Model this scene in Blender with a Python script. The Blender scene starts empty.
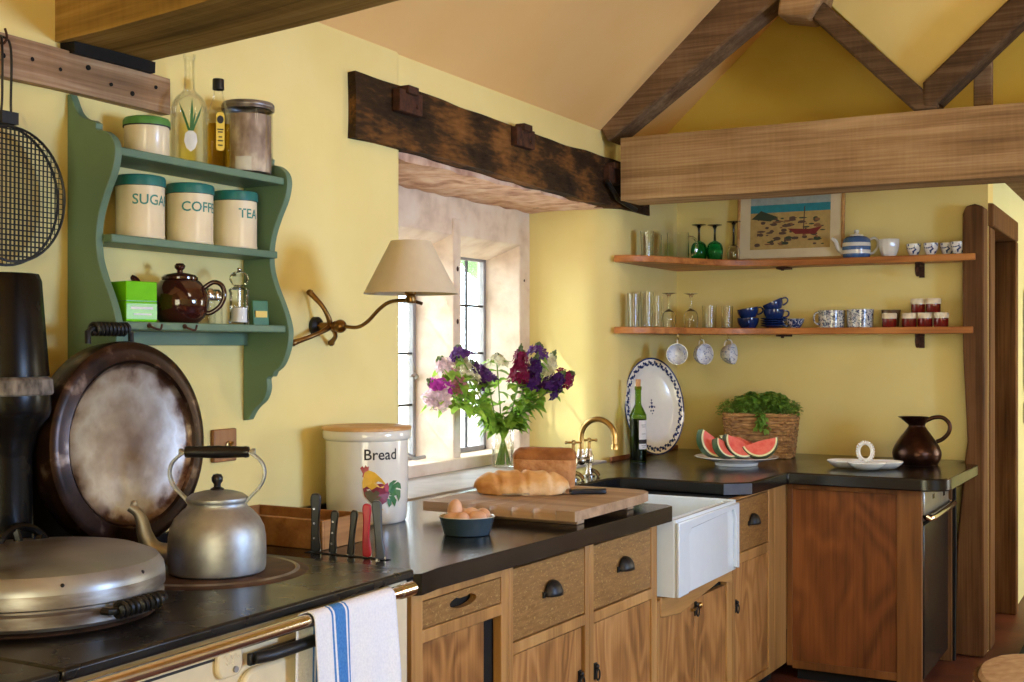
import bpy, math, random
from mathutils import Vector, Matrix, noise as mnoise
random.seed(11)
PI = math.pi
sc = bpy.context.scene
COL = sc.collection
R = math.radians

# ------------------------------------------------------------------ materials
def srgb(r, g, b):
    def f(c):
        c /= 255.0
        return c / 12.92 if c <= .04045 else ((c + .055) / 1.055) ** 2.4
    return (f(r), f(g), f(b), 1)

class NT:
    def __init__(s, name):
        s.m = bpy.data.materials.new(name); s.m.use_nodes = True
        s.t = s.m.node_tree; s.t.nodes.clear()
        s.out = s.t.nodes.new('ShaderNodeOutputMaterial')
    def n(s, typ, **kw):
        nd = s.t.nodes.new(typ)
        for k, v in kw.items():
            if k.startswith('i_'):
                nd.inputs[k[2:].replace('_', ' ')].default_value = v
            else:
                setattr(nd, k, v)
        return nd
    def l(s, a, b): s.t.links.new(a, b)

def ramp(nt, fac, stops):
    r = nt.n('ShaderNodeValToRGB')
    el = r.color_ramp.elements
    while len(el) < len(stops): el.new(.5)
    for e, (p, c) in zip(el, stops):
        e.position = p; e.color = c
    nt.l(fac, r.inputs[0])
    return r.outputs[0]

def coords(nt, scale, rand=0):
    tc = nt.n('ShaderNodeTexCoord')
    mp = nt.n('ShaderNodeMapping')
    mp.inputs['Scale'].default_value = scale
    nt.l(tc.outputs['Object'], mp.inputs['Vector'])
    if rand:
        oi = nt.n('ShaderNodeObjectInfo')
        mu = nt.n('ShaderNodeMath', operation='MULTIPLY'); mu.inputs[1].default_value = rand
        nt.l(oi.outputs['Random'], mu.inputs[0])
        cb = nt.n('ShaderNodeCombineXYZ')
        for i in range(3): nt.l(mu.outputs[0], cb.inputs[i])
        nt.l(cb.outputs[0], mp.inputs['Location'])
    return mp.outputs[0]

def bsdf(nt, rough=.5, metal=0, spec=.5, coat=0, trans=0, ior=1.45, sheen=0):
    b = nt.n('ShaderNodeBsdfPrincipled')
    b.inputs['Roughness'].default_value = rough
    b.inputs['Metallic'].default_value = metal
    b.inputs['Specular IOR Level'].default_value = spec
    b.inputs['Coat Weight'].default_value = coat
    b.inputs['Coat Roughness'].default_value = .08
    b.inputs['Transmission Weight'].default_value = trans
    b.inputs['IOR'].default_value = ior
    b.inputs['Sheen Weight'].default_value = sheen
    nt.l(b.outputs[0], nt.out.inputs[0])
    return b

def bump(nt, b, h, strength, dist=.01):
    bp = nt.n('ShaderNodeBump'); bp.inputs['Strength'].default_value = strength
    bp.inputs['Distance'].default_value = dist
    nt.l(h, bp.inputs['Height']); nt.l(bp.outputs[0], b.inputs['Normal'])

def pm(name, stops, scale=(10, 10, 10), rough=.5, metal=0, spec=.5, bmp=0, bscale=None, detail=4, coat=0, dist=0, rvar=0, rand=0, sheen=0, kind='noise', trl=0):
    """noise driven colour, optional bump"""
    nt = NT(name); b = bsdf(nt, rough, metal, spec, coat, sheen=sheen)
    co = coords(nt, scale, rand)
    if kind == 'noise':
        t = nt.n('ShaderNodeTexNoise'); t.inputs['Scale'].default_value = 1
        t.inputs['Detail'].default_value = detail; t.inputs['Distortion'].default_value = dist
        fac = t.outputs[0]
    else:
        t = nt.n('ShaderNodeTexVoronoi'); t.inputs['Scale'].default_value = 1
        fac = t.outputs['Distance']
    nt.l(co, t.inputs['Vector'])
    nt.l(ramp(nt, fac, stops), b.inputs['Base Color'])
    if trl:
        tr = nt.n('ShaderNodeBsdfTranslucent'); mx = nt.n('ShaderNodeMixShader'); mx.inputs[0].default_value = trl
        nt.l(b.inputs['Base Color'].links[0].from_socket, tr.inputs[0])
        nt.l(b.outputs[0], mx.inputs[1]); nt.l(tr.outputs[0], mx.inputs[2]); nt.l(mx.outputs[0], nt.out.inputs[0])
    if rvar:
        mr = nt.n('ShaderNodeMapRange')
        mr.inputs['To Min'].default_value = max(0.02, rough - rvar); mr.inputs['To Max'].default_value = rough + rvar
        nt.l(fac, mr.inputs[0]); nt.l(mr.outputs[0], b.inputs['Roughness'])
    if bmp:
        if bscale:
            c2 = coords(nt, bscale); t2 = nt.n('ShaderNodeTexNoise'); t2.inputs['Scale'].default_value = 1
            t2.inputs['Detail'].default_value = 5; nt.l(c2, t2.inputs['Vector']); fac = t2.outputs[0]
        bump(nt, b, fac, bmp)
    return nt.m

def flat(name, c, rough=.5, metal=0, spec=.5, coat=0, var=.12, scale=30):
    d = tuple(x * (1 - var) for x in c[:3]) + (1,)
    e = tuple(min(1, x * (1 + var)) for x in c[:3]) + (1,)
    return pm(name, [(.3, d), (.7, e)], (scale,) * 3, rough, metal, spec, coat=coat)

def wood(name, c1, c2, c3, grain='z', fig=6., lines=9., rough=.45, bmp=.15, across=1., fine=90, spec=.4, ratio=.22, amp=.10, blotch=.3):
    """figured timber: contour lines of a stretched noise plus fine fibre"""
    nt = NT(name); b = bsdf(nt, rough, 0, spec)
    k = {'x': 0, 'y': 1, 'z': 2}[grain]
    s1 = [fig * across] * 3; s1[k] = fig * ratio
    co = coords(nt, s1, 7.3)
    t = nt.n('ShaderNodeTexNoise'); t.inputs['Scale'].default_value = 1; t.inputs['Detail'].default_value = 2
    t.inputs['Distortion'].default_value = .4
    nt.l(co, t.inputs['Vector'])
    mu = nt.n('ShaderNodeMath', operation='MULTIPLY'); mu.inputs[1].default_value = lines * 6.28
    nt.l(t.outputs[0], mu.inputs[0])
    si = nt.n('ShaderNodeMath', operation='SINE'); nt.l(mu.outputs[0], si.inputs[0])
    s2 = [fine] * 3; s2[k] = fine * .04
    c2_ = coords(nt, s2, 3.1)
    t2 = nt.n('ShaderNodeTexNoise'); t2.inputs['Scale'].default_value = 1; t2.inputs['Detail'].default_value = 3
    nt.l(c2_, t2.inputs['Vector'])
    a1 = nt.n('ShaderNodeMath', operation='MULTIPLY_ADD'); a1.inputs[1].default_value = amp; a1.inputs[2].default_value = .325 - blotch / 2
    nt.l(si.outputs[0], a1.inputs[0])
    a2 = nt.n('ShaderNodeMath', operation='MULTIPLY_ADD'); a2.inputs[1].default_value = .35
    nt.l(t2.outputs[0], a2.inputs[0]); nt.l(a1.outputs[0], a2.inputs[2])
    s3 = [fig * .6] * 3; s3[k] = fig * .2
    t3 = nt.n('ShaderNodeTexNoise'); t3.inputs['Scale'].default_value = 1
    nt.l(coords(nt, s3, 5.), t3.inputs['Vector'])
    a3 = nt.n('ShaderNodeMath', operation='MULTIPLY_ADD'); a3.inputs[1].default_value = blotch
    nt.l(t3.outputs[0], a3.inputs[0]); nt.l(a2.outputs[0], a3.inputs[2])
    nt.l(ramp(nt, a3.outputs[0], [(.3, c1), (.55, c2), (.82, c3)]), b.inputs['Base Color'])
    bump(nt, b, a2.outputs[0], bmp, .004)
    return nt.m

def glass(name, c=(1, 1, 1, 1), rough=0., ior=1.45):
    nt = NT(name)
    g = nt.n('ShaderNodeBsdfGlass'); g.inputs['Color'].default_value = c
    g.inputs['Roughness'].default_value = rough; g.inputs['IOR'].default_value = ior
    nt.l(g.outputs[0], nt.out.inputs[0]); return nt.m

def thin_glass(name, tint=(1, 1, 1, 1), refl=.6):
    nt = NT(name)
    t = nt.n('ShaderNodeBsdfTransparent'); t.inputs[0].default_value = tint
    g = nt.n('ShaderNodeBsdfGlossy'); g.inputs['Roughness'].default_value = .02
    lw = nt.n('ShaderNodeLayerWeight'); lw.inputs[0].default_value = .25
    mr = nt.n('ShaderNodeMath', operation='MULTIPLY'); mr.inputs[1].default_value = refl
    nt.l(lw.outputs['Fresnel'], mr.inputs[0])
    mx = nt.n('ShaderNodeMixShader'); nt.l(mr.outputs[0], mx.inputs[0])
    nt.l(t.outputs[0], mx.inputs[1]); nt.l(g.outputs[0], mx.inputs[2])
    nt.l(mx.outputs[0], nt.out.inputs[0]); return nt.m

M = {}
M['plaster'] = pm('plaster', [(.3, srgb(234, 213, 138)), (.7, srgb(239, 220, 150))], (3, 3, 3), .8, spec=.2, bmp=.25, bscale=(7, 7, 7))
M['plaster_pale'] = pm('plaster_pale', [(.3, srgb(222, 222, 168)), (.7, srgb(228, 228, 180))], (3, 3, 3), .8, spec=.2)
M['ceil'] = pm('ceiling_plaster', [(.3, srgb(242, 194, 122)), (.7, srgb(246, 202, 134))], (2, 2, 2), .85, spec=.15, bmp=.15, bscale=(6, 6, 6))
M['gable'] = pm('gable_plaster_shaded', [(.3, srgb(214, 182, 82)), (.7, srgb(222, 192, 94))], (3, 3, 3), .85, spec=.15)  # wall yellow made darker: shading on the gable put into the colour
M['stone'] = pm('window_stone', [(.25, srgb(205, 178, 152)), (.5, srgb(232, 210, 186)), (.75, srgb(240, 224, 204))], (9, 9, 9), .8, spec=.2, bmp=.3, bscale=(30, 30, 30), detail=6)
M['rubble'] = pm('rough_stone', [(.3, srgb(176, 128, 104)), (.5, srgb(220, 180, 152)), (.72, srgb(240, 216, 192))], (11, 11, 11), .9, spec=.15, bmp=.7, detail=8)
M['tile'] = pm('floor_tile', [(.3, srgb(70, 34, 22)), (.7, srgb(110, 58, 38))], (4, 4, 4), .5, bmp=.1)
M['slate'] = pm('slate', [(.3, srgb(14, 14, 15)), (.6, srgb(20, 20, 20)), (.8, srgb(32, 31, 30))], (7, 5, 9), .2, spec=.75, bmp=.03, bscale=(40, 40, 40), detail=6, rvar=.07)
M['sill'] = pm('sill_stone', [(.3, srgb(150, 140, 135)), (.7, srgb(186, 176, 168))], (6, 6, 6), .5, spec=.4)
M['slate_edge'] = flat('slate_edge', srgb(74, 78, 88), .5)
def sawn(name, c1, c2, c3, grain, rough=.85, saw=70., sawamt=.1):
    """old sawn timber: fibre, soft streaks, saw marks across the grain, dark checks"""
    nt = NT(name); b = bsdf(nt, rough, 0, .12)
    k = {'x': 0, 'y': 1, 'z': 2}[grain]
    def ns(across, along, detail=3, rnd=4.):
        v = [across] * 3; v[k] = along
        t = nt.n('ShaderNodeTexNoise'); t.inputs['Scale'].default_value = 1; t.inputs['Detail'].default_value = detail
        nt.l(coords(nt, v, rnd), t.inputs['Vector']); return t.outputs[0]
    def ma(a, m, c):
        q = nt.n('ShaderNodeMath', operation='MULTIPLY_ADD'); q.inputs[1].default_value = m
        nt.l(a, q.inputs[0])
        if isinstance(c, float): q.inputs[2].default_value = c
        else: nt.l(c, q.inputs[2])
        return q.outputs[0]
    fib, soft, marks, big = ns(110, 2.2), ns(20, 1.1, 4), ns(5, saw, 3), ns(5, 1.8, 5)
    f = ma(big, .45, ma(marks, sawamt, ma(soft, .5, ma(fib, .35, -.15 - sawamt / 2))))
    nt.l(ramp(nt, f, [(.3, c1), (.5, c2), (.7, c3)]), b.inputs['Base Color'])
    bump(nt, b, ma(marks, sawamt * 3, fib), .35, .006)
    return nt.m
M['oakbeam'] = sawn('beam_wood', srgb(104, 78, 50), srgb(152, 120, 82), srgb(188, 156, 114), 'x')
M['ceilbeam'] = sawn('ceiling_beam_wood', srgb(104, 80, 36), srgb(154, 122, 64), srgb(188, 154, 90), 'x')
M['rafter'] = sawn('rafter_wood', srgb(74, 54, 36), srgb(114, 88, 62), srgb(148, 120, 90), 'x')
M['strut'] = sawn('strut_wood', srgb(50, 36, 24), srgb(82, 62, 42), srgb(116, 92, 66), 'x')
M['rail'] = sawn('pegged_rail_wood', srgb(104, 78, 54), srgb(150, 118, 88), srgb(200, 172, 140), 'y', sawamt=.04)
M['post'] = sawn('post_wood', srgb(62, 40, 22), srgb(104, 70, 42), srgb(136, 98, 62), 'z', .65, sawamt=.02)
M['elm'] = wood('elm_door', srgb(110, 68, 31), srgb(166, 116, 63), srgb(200, 152, 96), 'z', 5.0, 9, .42, .06, ratio=.34, amp=.085, blotch=.5)
M['elm_shaded'] = wood('elm_panel_shaded', srgb(80, 43, 18), srgb(126, 73, 34), srgb(160, 100, 52), 'z', 3.2, 8, .42, .06, ratio=.45, amp=.07, blotch=.5)  # same elm as the doors, darkened to carry the shade on the panel
M['oak'] = wood('oak_frame', srgb(138, 96, 50), srgb(174, 128, 72), srgb(200, 156, 98), 'z', 3, 3, .45, .1, 2)
M['oak_shaded'] = wood('oak_frame_shaded', srgb(92, 54, 24), srgb(126, 80, 38), srgb(150, 102, 54), 'z', 3, 3, .45, .1, 2)  # frame oak again, darker: shade on the end stiles put into the colour
M['oak_h'] = wood('oak_rail', srgb(138, 96, 50), srgb(174, 128, 72), srgb(200, 156, 98), 'y', 3, 3, .45, .1, 2)
M['shelf_wood'] = wood('shelf_wood', srgb(150, 88, 42), srgb(194, 124, 64), srgb(218, 154, 92), 'x', 3, 5, .4, .1, 2)
M['board'] = wood('board_wood', srgb(134, 102, 74), srgb(170, 138, 106), srgb(192, 162, 130), 'x', 3, 3, .55, .1, 2)
M['boxwood'] = wood('box_wood', srgb(140, 90, 46), srgb(172, 120, 68), srgb(196, 148, 94), 'y', 4, 3, .5, .1, 2)
M['boxwood_dark'] = flat('wood_stained', srgb(128, 70, 34), .5)
M['lid_wood'] = wood('lid_wood', srgb(176, 126, 74), srgb(204, 156, 98), srgb(222, 178, 122), 'x', 5, 3, .4, .05, 2)

def drawer_mat():
    nt = NT('quarter_sawn_oak'); b = bsdf(nt, .42, 0, .4)
    t = nt.n('ShaderNodeTexNoise'); t.inputs['Scale'].default_value = 1; t.inputs['Detail'].default_value = 3
    nt.l(coords(nt, (30, 18, 110), 5), t.inputs['Vector'])
    base = ramp(nt, t.outputs[0], [(.3, srgb(120, 82, 40)), (.7, srgb(148, 108, 58))])
    v = nt.n('ShaderNodeTexNoise'); v.inputs['Scale'].default_value = 1; v.inputs['Detail'].default_value = 3; v.inputs['Distortion'].default_value = 1
    nt.l(coords(nt, (110, 95, 190), 3), v.inputs['Vector'])
    f = ramp(nt, v.outputs[0], [(.58, (0, 0, 0, 1)), (.66, (1, 1, 1, 1))])
    mx = nt.n('ShaderNodeMix', data_type='RGBA'); mx.inputs[7].default_value = srgb(168, 134, 80)
    nt.l(f, mx.inputs[0]); nt.l(base, mx.inputs[6]); nt.l(mx.outputs[2], b.inputs['Base Color'])
    return nt.m
M['drawer'] = drawer_mat()

def lintel_mat():
    nt = NT('charred_lintel'); b = bsdf(nt, .85, 0, .15)
    t = nt.n('ShaderNodeTexNoise'); t.inputs['Scale'].default_value = 1; t.inputs['Detail'].default_value = 6
    nt.l(coords(nt, (7, 3.2, 6)), t.inputs['Vector'])
    t2 = nt.n('ShaderNodeTexNoise'); t2.inputs['Scale'].default_value = 1; t2.inputs['Detail'].default_value = 5
    nt.l(coords(nt, (70, 16, 70)), t2.inputs['Vector'])
    a = nt.n('ShaderNodeMath', operation='MULTIPLY_ADD'); a.inputs[1].default_value = .35
    nt.l(t2.outputs[0], a.inputs[0]); nt.l(t.outputs[0], a.inputs[2])
    nt.l(ramp(nt, a.outputs[0], [(.5, srgb(36, 26, 17)), (.66, srgb(60, 43, 26)), (.78, srgb(112, 74, 36)), (.95, srgb(150, 104, 56))]), b.inputs['Base Color'])
    bump(nt, b, t2.outputs[0], .8, .012)
    return nt.m
M['lintel'] = lintel_mat()

M['iron'] = pm('rusty_iron', [(.3, srgb(52, 32, 22)), (.7, srgb(96, 58, 38))], (40, 40, 40), .75, .4)
M['black_iron'] = pm('black_iron', [(.3, srgb(20, 20, 20)), (.7, srgb(40, 38, 36))], (20, 20, 20), .45, .2, bmp=.1)
M['flue'] = pm('flue_iron', [(.35, srgb(8, 8, 8)), (.7, srgb(18, 17, 16))], (9, 9, 9), .25, 0, spec=.3, rvar=.08)
M['dust'] = pm('dusty_iron', [(.35, srgb(60, 54, 48)), (.6, srgb(140, 130, 118))], (40, 40, 20), .9)
M['hob'] = pm('hob_enamel', [(.3, srgb(20, 20, 21)), (.7, srgb(38, 36, 34))], (8, 8, 8), .28, .1, rvar=.1)
M['hotplate'] = pm('hotplate', [(.35, srgb(52, 36, 26)), (.65, srgb(96, 70, 52))], (14, 14, 14), .6, .3)
M['cream'] = flat('cream_enamel', srgb(228, 212, 176), .25, var=.03, coat=.4)
M['chrome'] = flat('polished_chrome', srgb(222, 216, 210), .16, 1, var=.03)
M['brass'] = flat('aged_brass', srgb(184, 150, 92), .28, 1, var=.1)
M['nickel'] = flat('worn_nickel', srgb(170, 160, 145), .22, 1, var=.12)
M['bronze'] = flat('bronze', srgb(120, 88, 48), .32, 1, var=.2)
M['lid_steel'] = pm('lid_steel', [(.25, srgb(112, 100, 88)), (.42, srgb(150, 150, 148)), (.7, srgb(176, 178, 176))], (6, 6, 14), .38, .7, detail=7, rvar=.12)
M['lid_band'] = pm('lid_band', [(.3, srgb(96, 78, 64)), (.5, srgb(134, 128, 122)), (.7, srgb(170, 170, 166))], (9, 9, 40), .38, .7, detail=6)
M['aluminium'] = pm('kettle_aluminium', [(.3, srgb(150, 152, 150)), (.7, srgb(176, 178, 176))], (30, 30, 30), .46, .8, rvar=.06)
M['bakelite'] = flat('black_bakelite', srgb(22, 20, 20), .3)
M['green'] = flat('sage_green_paint', srgb(98, 124, 98), .5, var=.06, scale=6)
M['enamel'] = pm('cream_tin', [(.3, srgb(222, 204, 166)), (.7, srgb(234, 218, 184))], (9, 9, 9), .3, coat=.2)
M['teal'] = flat('teal_lid', srgb(40, 112, 104), .35, var=.06)
M['green_lid'] = flat('green_lid', srgb(84, 140, 66), .4, var=.08)
M['teal_ink'] = flat('teal_ink', srgb(52, 128, 116), .5, var=.02)
M['ink'] = flat('dark_ink', srgb(38, 34, 34), .6, var=.02)
M['limebox'] = flat('lime_green_box', srgb(112, 196, 8), .5, spec=.1, var=.05)
M['limelabel'] = flat('pale_label', srgb(150, 206, 84), .35, var=.05)
M['brown_glaze'] = flat('brown_glaze', srgb(52, 20, 16), .08, coat=.6, var=.1)
M['white'] = flat('white_glaze', srgb(236, 234, 228), .12, coat=.3, var=.02)
M['sink'] = flat('white_fireclay', srgb(220, 229, 234), .14, coat=.4, var=.015)
M['crock'] = flat('stoneware_glaze', srgb(226, 220, 206), .12, coat=.3, var=.02)
M['red'] = flat('rooster_red', srgb(168, 34, 42), .3)
M['yellow'] = flat('rooster_gold', srgb(226, 172, 48), .3)
M['maroon'] = flat('rooster_maroon', srgb(132, 36, 48), .3)
M['wing'] = flat('rooster_wing', srgb(96, 84, 58), .3)
M['tail'] = flat('rooster_green', srgb(60, 112, 62), .3)
M['blue_stripe'] = flat('blue_stripe', srgb(74, 108, 160), .12, coat=.3, var=.05)
M['navy'] = flat('navy_glaze', srgb(30, 52, 106), .1, coat=.5, var=.1)
M['bowl_blue'] = flat('slate_blue_glaze', srgb(52, 68, 78), .25, coat=.2, var=.08)
M['bowl_in'] = flat('pale_inside', srgb(206, 200, 180), .25)
M['egg'] = pm('eggshell', [(.3, srgb(206, 152, 112)), (.7, srgb(226, 178, 140))], (40, 40, 40), .5, rand=9)
M['crust'] = pm('loaf_crust', [(.3, srgb(186, 118, 56)), (.52, srgb(220, 166, 100)), (.72, srgb(238, 206, 158))], (9, 9, 14), .6, bmp=.3, bscale=(60, 60, 60), spec=.3)
M['crust_dark'] = pm('tin_loaf_crust', [(.3, srgb(128, 76, 34)), (.7, srgb(172, 110, 58))], (16, 16, 16), .7, bmp=.6, bscale=(90, 90, 90), spec=.2)
M['crumb'] = pm('tin_loaf_side', [(.3, srgb(176, 116, 66)), (.7, srgb(206, 152, 98))], (40, 40, 40), .8, bmp=.5, bscale=(90, 90, 90), spec=.2)
M['steel'] = flat('knife_steel', srgb(196, 196, 198), .2, 1, var=.03)
M['black_plastic'] = flat('black_plastic', srgb(26, 26, 28), .35)
M['grey_plastic'] = flat('grey_plastic', srgb(70, 74, 78), .4)
M['red_plastic'] = flat('red_plastic', srgb(190, 28, 48), .3)
M['cloth'] = pm('white_linen', [(.3, srgb(226, 228, 236)), (.7, srgb(240, 241, 246))], (200, 200, 200), .9, spec=.1, bmp=.2)
M['cloth_blue'] = pm('blue_linen', [(.3, srgb(62, 120, 190)), (.7, srgb(86, 142, 206))], (200, 200, 200), .9, spec=.1)
M['shade'] = flat('parchment_shade', srgb(206, 188, 156), .7, var=.03)
M['glass'] = thin_glass('clear_glass', (.985, .99, .98, 1), .4)
M['acrylic'] = thin_glass('clear_acrylic', (.97, .98, .97, 1), .9)
M['clear'] = glass('drinking_glass', (.98, .99, .98, 1), 0, 1.42)
M['green_glass'] = thin_glass('emerald_glass', (.36, .84, .68, 1), .6)
M['bottle_glass'] = thin_glass('bottle_green_glass', (.42, .60, .14, 1), .6)
M['bottle_wine'] = flat('dark_wine_bottle', srgb(16, 8, 6), .3, spec=.1)
M['black_glass'] = flat('black_glass', srgb(16, 22, 18), .08, coat=.4)
M['oil'] = thin_glass('olive_oil', (.95, .80, .25, 1), .3)
M['lead'] = flat('lead_came', srgb(70, 68, 68), .6, .4)
M['casement'] = flat('iron_casement', srgb(150, 146, 144), .6, .2)
M['pane'] = thin_glass('window_pane', (.97, 1, .98, 1))
M['cork'] = flat('cork', srgb(204, 150, 98), .8)
M['paper'] = flat('paper_label', srgb(228, 226, 226), .7, var=.03)
M['gold_label'] = flat('gold_label', srgb(232, 196, 74), .5, var=.05)
M['wicker'] = pm('wicker', [(.3, srgb(124, 82, 42)), (.7, srgb(204, 158, 102))], (26, 26, 60), .65, rand=3)
M['leaf'] = pm('herb_leaf', [(.3, srgb(92, 142, 44)), (.7, srgb(166, 206, 98))], (35, 35, 35), .5, trl=.3)
M['leaf_bright'] = pm('stem_leaf', [(.3, srgb(100, 150, 44)), (.7, srgb(178, 210, 86))], (25, 25, 25), .5, trl=.4)
M['stem'] = flat('flower_stem', srgb(120, 150, 64), .5)
M['melon'] = pm('melon_flesh', [(.3, srgb(232, 92, 80)), (.7, srgb(244, 132, 112))], (40, 40, 40), .35)
M['rind_white'] = flat('rind_inner', srgb(232, 226, 170), .5)
M['rind'] = flat('rind_green', srgb(46, 76, 40), .35)
M['copper'] = pm('dark_copper', [(.3, srgb(38, 23, 16)), (.7, srgb(70, 42, 28))], (14, 14, 14), .28, .8, bmp=.12, bscale=(60, 60, 60))
M['jam'] = flat('dark_jam', srgb(108, 24, 20), .1, coat=.5)
M['jamlid'] = flat('jam_lid_cloth', srgb(232, 216, 188), .7)
M['dish_steel'] = flat('brushed_steel', srgb(160, 160, 160), .32, .9)
M['dish_black'] = flat('dishwasher_black', srgb(24, 24, 26), .25)
M['tan'] = pm('tan_hide', [(.3, srgb(170, 130, 84)), (.7, srgb(200, 164, 116))], (30, 30, 30), .8, bmp=.3)
M['mat'] = pm('door_mat_fibre', [(.3, srgb(20, 26, 20)), (.7, srgb(40, 46, 36))], (80, 80, 80), .95)
M['door_dark'] = flat('dark_door_leaf', srgb(46, 27, 16), .6, var=.2)  # darkness of the door opening put into the leaf's colour
M['socket'] = wood('socket_wood', srgb(120, 76, 40), srgb(156, 106, 62), srgb(176, 128, 80), 'z', 8, 3)
M['bounce_ground'] = pm('pale_ground', [(.3, srgb(176, 164, 152)), (.7, srgb(210, 196, 184))], (3, 3, 3), .9)  # pale colour put on the ground to bounce neutral light and whiten the view
M['hedge'] = pm('hedge_leaf', [(.3, srgb(60, 104, 60)), (.7, srgb(120, 160, 100))], (4, 4, 4), .9)
M['tray_fill'] = flat('dark_recess', srgb(18, 12, 8), .9)
M['gap'] = flat('gap_black', srgb(20, 16, 12), .95)
for nm, c in dict(crimson=(150, 24, 74), purple=(82, 32, 110), violet=(108, 56, 130), cream=(252, 244, 208), pink=(236, 156, 166), magenta=(222, 76, 196), blush=(252, 222, 226), bud=(120, 138, 84)).items():
    M['petal_' + nm] = pm('petal_' + nm, [(.3, srgb(*[max(0, int(x * .8)) for x in c])), (.7, srgb(*c))], (60, 60, 60), .6, spec=.2, sheen=.2, trl=.35)

def pattern(name, bg, fg, scale, lo, hi, rough=.15, coat=.3, dist=1.5):
    return pm(name, [(lo, bg), (hi, fg)], (scale,) * 3, rough, coat=coat, detail=2, dist=dist)
M['spongeware'] = pattern('spatter_ware', srgb(222, 220, 214), srgb(60, 72, 104), 70, .48, .58)
M['bluewhite'] = pattern('blue_sprig_ware', srgb(232, 230, 226), srgb(52, 72, 122), 44, .52, .58)
M['bluewhite_cup'] = pattern('blue_transfer_ware', srgb(226, 228, 234), srgb(96, 120, 172), 60, .54, .68)
M['bluedense'] = pattern('dense_blue_ware', srgb(200, 206, 220), srgb(40, 60, 110), 60, .40, .5)
M['brown_ware'] = flat('brown_ware', srgb(96, 70, 48), .2, coat=.2)

def underside_mat():
    nt = NT('scorched_steel'); b = bsdf(nt, .42, .75, .5)
    tc = nt.n('ShaderNodeTexCoord')
    gr = nt.n('ShaderNodeVectorMath', operation='LENGTH'); nt.l(tc.outputs['Object'], gr.inputs[0])
    t = nt.n('ShaderNodeTexNoise'); t.inputs['Scale'].default_value = 16; t.inputs['Detail'].default_value = 8
    nt.l(tc.outputs['Object'], t.inputs['Vector'])
    a = nt.n('ShaderNodeMath', operation='MULTIPLY_ADD'); a.inputs[1].default_value = .16; a.inputs[2].default_value = -.08
    nt.l(t.outputs[0], a.inputs[0])
    s = nt.n('ShaderNodeMath', operation='ADD'); nt.l(a.outputs[0], s.inputs[0]); nt.l(gr.outputs['Value'], s.inputs[1])
    m = nt.n('ShaderNodeMath', operation='MULTIPLY'); m.inputs[1].default_value = 4; nt.l(s.outputs[0], m.inputs[0])
    nt.l(ramp(nt, m.outputs[0], [(.06, srgb(98, 80, 68)), (.34, srgb(132, 118, 106)), (.56, srgb(166, 158, 148)), (.68, srgb(140, 124, 110)), (.78, srgb(74, 50, 36)), (.95, srgb(36, 22, 16))]), b.inputs['Base Color'])
    bump(nt, b, t.outputs[0], .15)
    return nt.m
M['underside'] = underside_mat()
M['rim_rust'] = pm('scorched_rim', [(.32, srgb(24, 15, 11)), (.58, srgb(58, 38, 27)), (.78, srgb(150, 126, 108))], (18, 18, 18), .3, .6, detail=7)

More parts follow.
